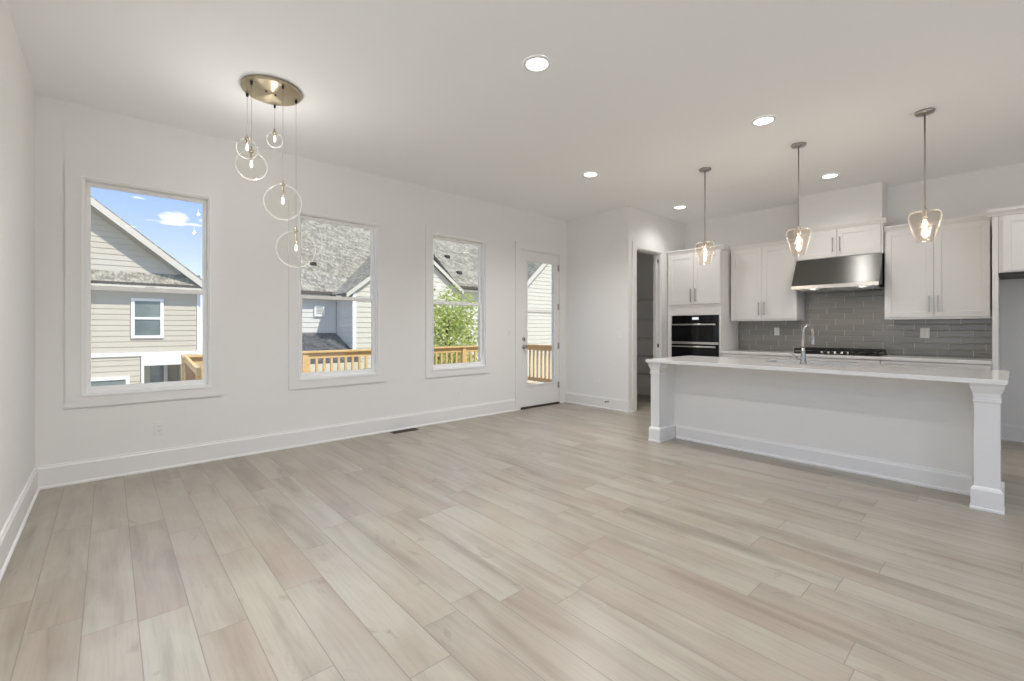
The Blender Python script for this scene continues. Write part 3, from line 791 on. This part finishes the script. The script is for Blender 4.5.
link('faucet_body', lathe(B(), [(.030, TZ1 + .0005), (.030, .908), (.027, .912), (.021, .96), (.017, 1.02), (.014, 1.06)], (fx, fy, 0), 24), 'chrome', fa)
pts = [(fx, fy, 1.05), (fx, fy, 1.18)] + [(fx + .075 - .075 * math.cos(a_), fy - .02 * (1 - math.cos(a_)), 1.19 + .085 * math.sin(a_)) for a_ in [math.pi * k / 14 for k in range(15)]] + [(fx + .152, fy - .04, 1.165)]
link('spout', tube(B(), pts, .0112, 14), 'chrome', fa)
link('spray_head', lathe(B(), [(.013, 1.165), (.015, 1.155), (.016, 1.10), (.015, 1.085), (.012, 1.083)], (fx + .152, fy - .04, 0), 20), 'chrome', fa)
link('lever_handle', tube(tube(B(), [(fx, fy + .015, .955), (fx, fy + .055, .955)], .014, 12), [(fx, fy + .048, .955), (fx - .01, fy + .062, .98), (fx - .035, fy + .085, 1.0)], [.007, .006, .005], 10), 'nickel', fa)

# ---------------------------------------------------------------- floor vent
fv = thing('floor_vent', 'dark metal floor register near the window wall', 'floor vent', (2.665, 4.93, 0))
bm = B(); x0, x1, y0, y1 = 2.50, 2.83, 4.875, 4.985
box(bm, x0, x1, y0, y0 + .015, .0003, .005); box(bm, x0, x1, y1 - .015, y1, .0003, .005); box(bm, x0, x0 + .015, y0 + .015, y1 - .015, .0003, .005); box(bm, x1 - .015, x1, y0 + .015, y1 - .015, .0003, .005)
link('vent_frame', bm, 'brown_vent', fv)
bm = B()
for i in range(20): box(bm, x0 + .02 + i * .015, x0 + .027 + i * .015, y0 + .0155, y1 - .0155, .0005, .0042)
link('louver', bm, 'brown_vent', fv)
link('duct_opening', box(B(), x0 + .0155, x1 - .0155, y0 + .0155, y1 - .0155, .0001, .0004), 'charcoal', fv)

# ================================================================== LIGHT FITTINGS
def downlight(x, y):
    t_ = thing('recessed_downlight', 'x', 'ceiling light', (x, y, H - .002), 'recessed downlights in the ceiling')
    link('trim_ring', lathe(B(), [(.098, -.0005), (.097, -.006), (.090, -.009), (.078, -.009), (.072, -.004), (.072, -.0005)], (x, y, H - .0015), 40, 'z', False), 'white_plastic', t_)
    link('lens', lathe(B(), [(.072, -.0005), (.072, -.004)], (x, y, H - .0015), 40), 'lens', t_, 'glowing white lens')
    lamp('downlight_lamp', 'SPOT', (x, y, H - .012), DOWNLIGHT_W, (1, .98, .95), t_, None, spot_size=math.radians(146), spot_blend=1.0, shadow_soft_size=.065)
    return t_
d0 = downlight(2.174, 2.175); d0['label'] = 'largest recessed downlight, nearest the viewpoint in the ceiling centre'
for (x, y), l in (((4.236, 1.461), 'recessed downlight seen between the leftmost and middle glass pendants'),
                  ((4.209, 3.326), 'recessed downlight in the ceiling above and left of the pantry corner'),
                  ((6.364, 1.468), 'small recessed downlight in the ceiling in front of the range hood chase'),
                  ((6.352, 3.342), 'farthest recessed downlight, above the oven cabinet and pantry doorway'),
                  ((.30, 2.175), 'added recessed downlight overhead left of the viewpoint, beyond the top edge'),  # from here on: unseen downlights added to brighten the room
                  ((.30, -.2), 'added recessed downlight overhead just behind the viewpoint by the left windows'),
                  ((2.174, -1.8), 'added recessed downlight overhead behind the viewpoint, left column'),
                  ((4.236, -1.2), 'added recessed downlight overhead behind the viewpoint, middle column'),
                  ((6.364, -.6), 'added recessed downlight overhead by the refrigerator alcove')):
    dup(d0, (x, y, H - .002), l, None, KITCHEN_DIM if x > 4.22 else 1.65 if x < 1 else 1.35 if y > 3 else 1.05)   # the kitchen circuit is dimmed

# kitchen pendants
def pendant(x, y, label):
    p = thing('glass_pendant', label, 'pendant light', (x, y, H - .001), 'glass pendants over the island')
    link('canopy', lathe(B(), [(.066, 0), (.066, -.008), (.060, -.020), (.020, -.024), (.010, -.030)], (x, y, H - .001), 32), 'nickel', p)
    link('rod', tube(B(), [(x, y, H - .028), (x, y, 2.245)], .0062, 12), 'nickel', p)
    link('socket', lathe(B(), [(.007, 2.25), (.016, 2.243), (.020, 2.232), (.020, 2.214), (.016, 2.200), (.016, 2.165)], (x, y, 0), 24), 'nickel', p)
    prof = [(.022, 2.218), (.060, 2.218), (.090, 2.212), (.104, 2.196), (.107, 2.175), (.101, 2.140), (.089, 2.090), (.074, 2.035), (.059, 1.980), (.053, 1.962)]
    sh = lathe(B(), prof + [(r - .004, z) for r, z in prof[::-1]], (x, y, 0), 48, 'z', False)
    link('glass_shade', sh, 'shade_glass', p)
    bb = link('bulb', lathe(B(), [(.010, 2.166), (.018, 2.150), (.026, 2.12), (.029, 2.09), (.026, 2.06), (.014, 2.04), (.003, 2.034)], (x, y, 0), 24), 'bulb_glass', p)
    fl = B()
    for z in (2.136, 2.062): sphere(fl, (x, y, z), .0115, 14, 10, 1.2)
    link('filament', fl, 'filament', bb)
    lamp('pendant_lamp', 'POINT', (x, y, 2.105), PENDANT_W, (1, .88, .74), p, None, shadow_soft_size=.03)
    return p
p0 = pendant(5.04, 2.352, 'clear glass pendant nearest the pantry, leftmost of three')
dup(p0, (5.05, 1.424, H - .001), 'clear glass pendant hanging left of the range hood, middle one of three')
dup(p0, (5.06, .506, H - .001), 'clear glass pendant over the right end of the island, nearest of three')

# chandelier with five glass globes
ch = thing('globe_chandelier', 'brass chandelier with five clear glass globes hung at different heights', 'chandelier', (.918, 3.745, H - .001))
link('ceiling_plate', lathe(B(), [(.201, 0), (.203, -.004), (.203, -.024), (.199, -.028)], (.918, 3.745, H - .001), 64), 'brass', ch, 'round satin brass plate')
GL = [((.780, 3.880), 2.603, .072, .09), ((.764, 3.666), 2.415, .101, .11), ((.984, 3.934), 2.742, .057, .07), ((.949, 3.576), 2.168, .126, .13), ((1.089, 3.747), 1.862, .141, .16)]
for x, y in ((.876, 3.739), (.945, 3.756)): link('plate_screw', lathe(B(), [(.008, -.028), (.007, -.035)], (x, y, H - .001), 12), 'black_metal', ch)
for (x, y), z, r, cap in GL:
    top = z + r
    link('cord_grip', lathe(B(), [(.0085, -.0285), (.0085, -.046), (.004, -.052)], (x, y, H - .001), 14), 'black_metal', ch)
    link('cord', tube(B(), [(x, y, H - .05), (x, y, top + .03)], .0012, 6), 'nickel', ch)
    cp_ = link('globe_cap', lathe(B(), [(.004, top + .040), (.006, top + .012), (.017, top + .008), (.017, top - .004)], (x, y, 0), 20), 'brass', ch)
    link('stem', cyl(B(), (x, y, 0), .0068, z + .038, top - .003, 14), 'brass', cp_)
    g = sphere(B(), (x, y, z), r, 48, 28)
    bmesh.ops.delete(g, geom=[v_ for v_ in g.verts if v_.co.z > top - .002], context='VERTS')
    link('glass_globe', g, 'globe', ch)
    link('bulb', lathe(B(), [(.004, z + .036), (.006, z + .026), (.008, z + .006), (.007, z - .006), (.002, z - .012)], (x, y, 0), 18), 'warm_bulb', ch, 'small lit bulb')
    lamp('globe_lamp', 'POINT', (x, y, z - .026), GLOBE_W, (1, .96, .92), ch, None, shadow_soft_size=.011)

# ================================================================== OUTSIDE
GZ = -2.7
struct('ground', box(B(), -40, 60, 5.3, 80, GZ - .2, GZ), 'ground', 'soil and patchy lawn between the houses', 'ground')
# our deck
bm = B(); k = 0; x = .66
while x < 7.3: 
    box(bm, x, x + .135, YB + WT + .01, 7.85, -.062, -.0305); x += .142
box(bm, .66, 7.33, YB + WT + .01, 7.85, -.25, -.064)
o = link('deck_platform', bm, 'deck_board'); tag(o, 'wooden deck boards outside the windows and glazed door', 'deck')
RT = .865
def railing(label, p0, p1, posts, post_top, nm='deck_railing'):
    """straight guard rail from p0 to p1 (x,y)"""
    r_ = thing(nm, label, 'railing', ((p0[0] + p1[0]) / 2, (p0[1] + p1[1]) / 2, -.03))
    a, b = Vector((*p0, 0)), Vector((*p1, 0)); L = (b - a).length; dr_ = (b - a) / L; nr = Vector((-dr_.y, dr_.x, 0))
    def beam(bm, s0, s1, w_, z0, z1):
        pts = [a + dr_ * s0 + nr * w_ / 2, a + dr_ * s0 - nr * w_ / 2, a + dr_ * s1 - nr * w_ / 2, a + dr_ * s1 + nr * w_ / 2]
        prism(bm, [(p.x, p.y, z0) for p in pts], (0, 0, z1 - z0)); return bm
    for s in posts: link('post', beam(B(), s - .045, s + .045, .09, -.03, post_top), 'deck_wood', r_)
    link('cap_rail', beam(B(), 0, L, .135, RT - .030, RT), 'deck_wood', r_)
    link('top_rail', beam(B(), .046, L - .046, .036, RT - .125, RT - .031), 'deck_wood', r_)
    link('bottom_rail', beam(B(), .046, L - .046, .036, .04, .125), 'deck_wood', r_)
    s = .11
    while s < L - .08:
        if all(abs(s - q) > .065 for q in posts): link('baluster', beam(B(), s - .018, s + .018, .034, .126, RT - .126), 'deck_wood', r_)
        s += .122
    return r_
railing('sunlit pine guard rail along the outer edge of the deck, seen through the windows', (.755, 7.75), (7.14, 7.75), (.0452, 1.63, 4.80, 6.34), RT - .031)
railing('pine guard rail on the right side of the deck, seen through the glazed door', (7.2, 7.66), (7.2, 5.25), (.0452, 2.36), RT - .031)
# stair guard at the left end of the deck
sg = thing('stair_guard', 'brown wooden stair guard sloping down beyond the left window', 'railing', (.88, 7.2, -.03))
bm = B(); prism(bm, [(.775, 7.67, .86), (.775, 7.67, .78), (.835, 7.0, .64), (.835, 7.0, .72)], (.04, 0, 0)); link('sloped_rail', bm, 'deck_wood', sg)
link('newel_post', box(B(), .825, .875, 6.90, 6.99, -.029, .74), 'deck_wood', sg)
bm = B(); prism(bm, [(.785, 7.65, .775), (.785, 7.65, -.029), (.845, 7.0, -.029), (.845, 7.0, .635)], (.02, 0, 0)); link('side_boards', bm, 'brown_wood', sg, 'brown stained boards under the sloping rail')

# ---- siding helper: laps as real geometry on a wall facing -y (or -x)
def siding(bm, x0, x1, z0, z1, y, lap=.165, xl=None, xr=None, holes=(), axis='y', dep=.016):
    """laps facing -y at depth y; xl(z)/xr(z) clip the ends under a rake"""
    z = z0
    while z < z1 - .01:
        zt = min(z + lap, z1)
        A0 = max(x0, xl(zt)) if xl else x0; A1 = min(x1, xr(zt)) if xr else x1
        B0 = max(x0, xl(z)) if xl else x0; B1 = min(x1, xr(z)) if xr else x1
        if A1 - A0 < .02: break
        spans = [(B0, B1, A0, A1)]
        for h0, h1, hz0, hz1 in holes:
            if hz0 < (z + zt) / 2 < hz1:
                ns = []
                for b0, b1, a0, a1 in spans:
                    if h0 > b0 and h1 < b1: ns += [(b0, h0, a0, h0), (h1, b1, h1, a1)]
                    else: ns.append((b0, b1, a0, a1))
                spans = ns
        for b0, b1, a0, a1 in spans:
            P_ = [(b0, y - dep, z), (b1, y - dep, z), (a1, y, zt), (a0, y, zt), (b0, y + .02, z), (b1, y + .02, z)]
            if axis == 'x': P_ = [(yy, xx, zz) for xx, yy, zz in P_]
            v_ = [bm.verts.new(p) for p in P_]
            bm.faces.new((v_[0], v_[1], v_[2], v_[3])); bm.faces.new((v_[4], v_[5], v_[1], v_[0]))
        z += lap
    return bm
def slab_roof(bm, quad, th=.12):
    """roof plane given by its four top corners, thickened downwards"""
    return prism(bm, quad, (0, 0, -th))
def house_window(parent, x0, x1, z0, z1, y, tr=.09, rail=True, glass='house_glass'):
    w_ = link('window', frame_rect(B(), x0, x1, z0, z1, tr, y - .07, y - .005), 'white_vinyl', parent)
    if rail: 
        zm = (z0 + z1) / 2; link('meeting_rail', box(B(), x0 + tr, x1 - tr, y - .06, y - .01, zm - .035, zm + .035), 'white_vinyl', w_)
    link('pane', box(B(), x0 + tr, x1 - tr, y - .03, y - .01, z0 + tr, z1 - tr), glass, w_)
    return w_

# ---- house A, seen through the left window
HA = thing('gabled_house', 'cream sided two-storey house with a gable, seen through the left window', 'house', (-2, 20, GZ))
YA = 18.0; rs = .835
rake = lambda x: 2.80 + rs * (2.27 - x)           # top of roof along the front edge
rx0 = -2.4
wall_r = lambda z: 2.27 - (z - 2.60) / rs + .0
bm = B()
siding(bm, -7.2, 2.16, 2.95, rake(rx0) - .3, YA, .165, lambda z: 2 * rx0 - (2.16 - (z - 2.55) / rs), lambda z: 2.16 - (z - 2.55) / rs)
link('gable_siding', bm, 'siding_cream', HA)
bm = B(); siding(bm, -7.0, 2.15, .50, 2.45, YA, .165); link('upper_siding', bm, 'siding_cream', HA)
bm = B(); siding(bm, -7.0, .72, GZ, .375, YA, .165); siding(bm, 1.76, 2.15, GZ, .375, YA, .165); link('lower_siding', bm, 'siding_cream', HA)
bm = B(); box(bm, -7.1, .74, YA + .03, 28, GZ, 2.9); box(bm, 1.74, 2.2, YA + .03, 28, GZ, 2.9); box(bm, .74, 1.74, YA + 1.2, 28, GZ, 2.9); box(bm, .74, 1.74, YA + .03, YA + 1.2, .38, 2.9); 
prism(bm, [(-7.0, YA + .03, 2.9), (2.15, YA + .03, 2.9), (rx0, YA + .03, rake(rx0) - .35)], (0, 9, 0))
link('house_body', bm, 'siding_cream', HA)
bm = B(); box(bm, -7.1, 2.28, YA - .05, YA + .02, .375, .495); box(bm, 2.16, 2.25, YA - .045, YA + .02, .495, 2.45); box(bm, -7.1, 2.25, YA - .05, YA + .02, 2.36, 2.52)
link('corner_and_band_boards', bm, 'white_vinyl', HA, 'white corner board and floor band')
bm = B(); box(bm, .74, 1.76, YA - .06, YA + .20, .07, .37); box(bm, .74, .81, YA - .06, YA + .08, GZ, .069)
link('porch_beam', bm, 'white_vinyl', HA, 'white porch beam on a square column')
bm = B(); box(bm, .86, 1.0, YA + .9, YA + .96, GZ, .07); box(bm, 1.36, 1.46, YA + .9, YA + .96, GZ, .07)
pd = link('porch_door', bm, 'white_vinyl', HA); link('door_glass', box(B(), 1.0, 1.36, YA + .92, YA + .95, GZ, .07), 'house_glass', pd)
house_window(HA, .501, 1.288, .925, 2.155, YA, .085)
house_window(HA, -1.6, .466, -1.6, -.225, YA, .09, False)
# skirt roof under the gable
bm = B(); prism(bm, [(-7.2, YA - .40, 2.60), (-7.2, YA + .02, 2.98), (-7.2, YA + .02, 2.86), (-7.2, YA - .40, 2.52)], (9.45, 0, 0)); link('skirt_roof', bm, 'shingle', HA)
link('drip_edge', box(B(), -7.2, 2.26, YA - .425, YA - .401, 2.555, 2.605), 'dark_fascia', HA)
link('soffit', box(B(), -7.2, 2.25, YA - .40, YA - .052, 2.455, 2.519), 'fascia', HA)
# main gable roof with rake boards
for sx, nm in ((1, 'roof_slope'), (-1, 'roof_slope')):
    X = lambda x: x if sx > 0 else 2 * rx0 - x
    slab_roof_pts = [(X(2.42), YA - .42, 2.80 - rs * .15), (X(rx0), YA - .42, rake(rx0)), (X(rx0), 28.2, rake(rx0)), (X(2.42), 28.2, 2.80 - rs * .15)]
    link(nm, slab_roof(B(), slab_roof_pts, .06), 'shingle', HA)
    bm = B(); prism(bm, [(X(2.42), YA - .44, 2.63 - .02), (X(rx0), YA - .44, rake(rx0) - .02), (X(rx0), YA - .44, rake(rx0) - .25), (X(2.42), YA - .44, 2.40)], (0, .03, 0))
    link('rake_board', bm, 'fascia', HA)
    bm = B(); prism(bm, [(X(2.35), YA - .40, 2.55), (X(rx0), YA - .40, rake(rx0) - .09), (X(rx0), YA - .40, rake(rx0) - .13), (X(2.35), YA - .40, 2.50)], (0, .39, 0))
    link('rake_soffit', bm, 'fascia', HA)

# ---- house B, seen through the middle and right windows and the glazed door
HB = thing('shingled_house', 'large house with pale shingle roof and white gables beyond the middle window', 'house', (9, 17, GZ))
# main body and its long roof
bm = B(); siding(bm, 4.0, 5.74, GZ, 2.33, 15.4, .165); link('recessed_wall', bm, 'siding_shaded', HB, 'cooler copy of the pale siding, shade put into its colour')
bm = B(); box(bm, 4.02, 17.2, 15.43, 24.4, GZ, 2.55); box(bm, 5.79, 9.9, 14.04, 15.43, GZ, 2.40); box(bm, 9.9, 12.2, 14.68, 15.43, GZ, 2.7); box(bm, 12.3, 19.2, 13.56, 15.43, GZ, 2.5)
link('house_body', bm, 'siding_shaded', HB)
link('main_roof', slab_roof(B(), [(3.8, 15.1, 2.45), (17.6, 15.1, 2.45), (17.6, 20.5, 6.77), (3.8, 20.5, 6.77)]), 'shingle', HB)
link('rear_roof', slab_roof(B(), [(3.8, 20.5, 6.77), (17.6, 20.5, 6.77), (17.6, 25.9, 2.45), (3.8, 25.9, 2.45)]), 'shingle', HB)
link('gutter', box(B(), 3.8, 5.50, 15.05, 15.12, 2.34, 2.42), 'dark_fascia', HB)
link('eave_fascia', box(B(), 3.85, 5.60, 15.125, 15.39, 2.20, 2.325), 'fascia', HB)
# wing
sl = .78
ridge = (7.93, 4.235); le = (5.50, 2.34); re = (9.95, 2.66)
link('wing_roof', slab_roof(B(), [(le[0], 13.88, le[1]), (ridge[0], 13.88, ridge[1]), (ridge[0], 17.6, ridge[1]), (le[0], 17.6, le[1])]), 'shingle', HB)
link('wing_roof', slab_roof(B(), [(ridge[0], 13.88, ridge[1]), (re[0], 13.88, re[1]), (re[0], 17.6, re[1]), (ridge[0], 17.6, ridge[1])]), 'shingle', HB)
bm = B()
prism(bm, [(le[0], 13.845, le[1] - .02), (ridge[0], 13.845, ridge[1] - .02), (ridge[0], 13.845, ridge[1] - .16), (le[0], 13.845, le[1] - .16)], (0, .035, 0))
link('rake_board', bm, 'fascia', HB, 'white rake board of the wing gable'); bm = B()
prism(bm, [(re[0], 13.845, re[1] - .02), (ridge[0], 13.845, ridge[1] - .02), (ridge[0], 13.845, ridge[1] - .16), (re[0], 13.845, re[1] - .16)], (0, .035, 0))
link('rake_board', bm, 'fascia', HB, 'white rake board of the wing gable')
link('wing_gutter', box(B(), 5.44, 5.495, 13.88, 15.05, 2.24, 2.32), 'dark_fascia', HB)
bm = B(); siding(bm, 5.76, 9.9, GZ, 4.0, 14.0, .165, lambda z: 5.76 + (z - 2.40) / sl if z > 2.4 else 5.76, lambda z: 9.9 - (z - 2.55) / sl if z > 2.55 else 9.9)
link('wing_siding', bm, 'siding_white', HB, 'sunlit white siding')
bm = B(); siding(bm, 14.02, 15.4, GZ, 2.33, 5.78, .165, axis='x'); link('wing_side_siding', bm, 'siding_shaded', HB)
link('corner_board', box(B(), 5.73, 5.85, 13.95, 13.975, GZ, 2.38), 'white_vinyl', HB)
bm = B(); prism(bm, [(5.8, 14.03, 2.3), (9.9, 14.03, 2.5), (7.93, 14.03, 4.0)], (0, 1.4, 0)); link('wing_gable_core', bm, 'siding_white', HB)
# small louvre on the recessed wall
vx0, vx1, vz0, vz1 = 5.02, 5.36, 1.62, 1.98
lv = link('gable_vent', frame_rect(B(), vx0, vx1, vz0, vz1, .06, 15.33, 15.375), 'white_vinyl', HB)
bm = B()
for i in range(5): box(bm, vx0 + .06, vx1 - .06, 15.345, 15.37, vz0 + .065 + i * .048, vz0 + .098 + i * .048)
link('vent_slats', bm, 'siding_shaded', lv)
link('vent_backing', box(B(), vx0 + .06, vx1 - .06, 15.3705, 15.375, vz0 + .06, vz1 - .06), 'charcoal', lv)
# dark porch roof tucked into the corner
bm = B(); prism(bm, [(3.4, 15.36, 1.07), (3.4, 13.2, .21), (3.4, 13.2, .11), (3.4, 15.36, .95)], (2.32, 0, 0)); link('porch_roof', bm, 'dark_shingle', HB, 'dark shingled porch roof')
link('porch_fascia', box(B(), 3.4, 5.72, 13.12, 13.19, .0, .22), 'fascia', HB)
# right body with higher eave
link('right_roof', slab_roof(B(), [(9.96, 14.2, 2.87), (17.6, 14.2, 2.87), (17.6, 19.4, 7.03), (9.96, 19.4, 7.03)]), 'shingle', HB)
link('right_gutter', box(B(), 9.96, 12.0, 14.14, 14.195, 2.76, 2.85), 'dark_fascia', HB)
bm = B(); siding(bm, 9.92, 12.2, GZ, 2.70, 14.65, .165); link('right_siding', bm, 'siding_shaded', HB)
link('right_soffit', box(B(), 9.92, 12.2, 14.21, 14.62, 2.66, 2.73), 'fascia', HB)
# second gable, filling the door glass
s2 = .9; z_r = lambda x: 3.39 + s2 * (x - 12.9)
rr = 15.6
link('gable_roof', slab_roof(B(), [(12.0, 13.2, z_r(12.0)), (rr, 13.2, z_r(rr)), (rr, 18.4, z_r(rr)), (12.0, 18.4, z_r(12.0))]), 'shingle', HB)
link('gable_roof', slab_roof(B(), [(rr, 13.2, z_r(rr)), (2 * rr - 12.0, 13.2, z_r(12.0)), (2 * rr - 12.0, 18.4, z_r(12.0)), (rr, 18.4, z_r(rr))]), 'shingle', HB)
bm = B(); prism(bm, [(12.0, 13.16, z_r(12.0) - .01), (rr, 13.16, z_r(rr) - .01), (rr, 13.16, z_r(rr) - .22), (12.0, 13.16, z_r(12.0) - .22)], (0, .035, 0)); link('rake_board', bm, 'fascia', HB)
bm = B(); siding(bm, 12.25, 19.0, GZ, z_r(rr) - .3, 13.5, .165, lambda z: 12.25 + max(0, (z - (z_r(12.25) - .12)) / s2), lambda z: 19.0 - max(0, (z - (z_r(12.25) - .12)) / s2)); link('gable_siding', bm, 'siding_white', HB)
bm = B(); prism(bm, [(12.3, 13.54, 2.4), (18.9, 13.54, 2.4), (rr, 13.54, z_r(rr) - .35)], (0, 1.8, 0)); link('gable_core', bm, 'siding_white', HB)
link('band_board', box(B(), 12.25, 19.0, 13.455, 13.475, 1.90, 2.0), 'siding_cream', HB)
# roof vents and pipes standing on the shingles
def on_main(x, y): return 2.45 + .8 * (y - 15.1)
for x, y in ((5.316, 16.38),):
    z = on_main(x, y); link('roof_vent', box(B(), x - .10, x + .10, y - .08, y + .08, z - .1, z + .07, .02), 'charcoal', HB)
for x, y in ((10.54, 15.87), (10.48, 14.92)):
    z = 2.87 + .8 * (y - 14.2); link('roof_vent', box(B(), x - .11, x + .11, y - .09, y + .07, z - .1, z + .07, .02), 'charcoal', HB)

# ---- young tree in front of the right window
def leaves(cx, cy, cz, rx, ry, rz, n, size, rnd, blobs=14):
    bm = B(); cs = []
    for _ in range(blobs):
        a = rnd.uniform(0, 6.283); q = rnd.uniform(-1, 1); rr_ = math.sqrt(1 - q * q) * rnd.uniform(.2, .75)
        cs.append(Vector((cx + rx * rr_ * math.cos(a), cy + ry * rr_ * math.sin(a), cz + rz * q * .72)))
    for i in range(n):
        c_ = cs[i % blobs]; 
        while True:
            p = Vector((rnd.uniform(-1, 1), rnd.uniform(-1, 1), rnd.uniform(-1, 1)))
            if p.length < 1: break
        p = c_ + Vector((p.x * rx * .42, p.y * ry * .42, p.z * rz * .34))
        d_ = Vector((rnd.uniform(-1, 1), rnd.uniform(-1, 1), rnd.uniform(-.9, .5))).normalized(); u_ = d_.orthogonal().normalized()
        u_.rotate(Matrix.Rotation(rnd.uniform(0, 6.28), 3, d_)); s_ = size * rnd.uniform(.7, 1.3); nn = d_.cross(u_) * s_ * .15
        vs = [bm.verts.new(q_) for q_ in (p, p + d_ * s_ * .5 + u_ * s_ * .3 + nn, p + d_ * s_, p + d_ * s_ * .5 - u_ * s_ * .3 + nn)]
        bm.faces.new((vs[0], vs[1], vs[2])); bm.faces.new((vs[0], vs[2], vs[3]))
    return bm, cs
rnd = random.Random(11)
tr = thing('young_tree', 'bright yellow-green tree just beyond the deck, seen through the right window', 'tree', (6.85, 10.4, GZ))
bm, cs = leaves(6.95, 10.4, .45, 1.9, 1.1, 1.95, 6200, .115, rnd, 40)
link('foliage', bm, 'leaf', tr)
bm = B(); tube(bm, [(6.85, 10.4, GZ), (6.88, 10.4, -1.2), (6.92, 10.38, .2), (6.95, 10.4, 1.6)], [.09, .07, .05, .02], 10)
for c_ in cs[:16]: tube(bm, [(6.9, 10.4, c_.z - .7), ((6.9 + c_.x) / 2, (10.4 + c_.y) / 2, c_.z - .25), c_], [.028, .018, .007], 6)
link('trunk', bm, 'bark', tr)
# ---- dark shrub beside house A
sh = thing('garden_shrub', 'dark shrub beside the cream house, at the lower right of the left window', 'shrub', (1.93, 13.5, GZ))
bm, cs = leaves(1.93, 13.5, -1.3, .45, .5, 1.45, 2200, .12, rnd, 10); link('foliage', bm, 'leaf_dark', sh)
bm = B()
for c_ in cs: tube(bm, [(1.93, 13.5, GZ), ((1.93 + c_.x) / 2, 13.5, (GZ + c_.z) / 2), c_], [.03, .02, .008], 6)
link('stem', bm, 'bark', sh)
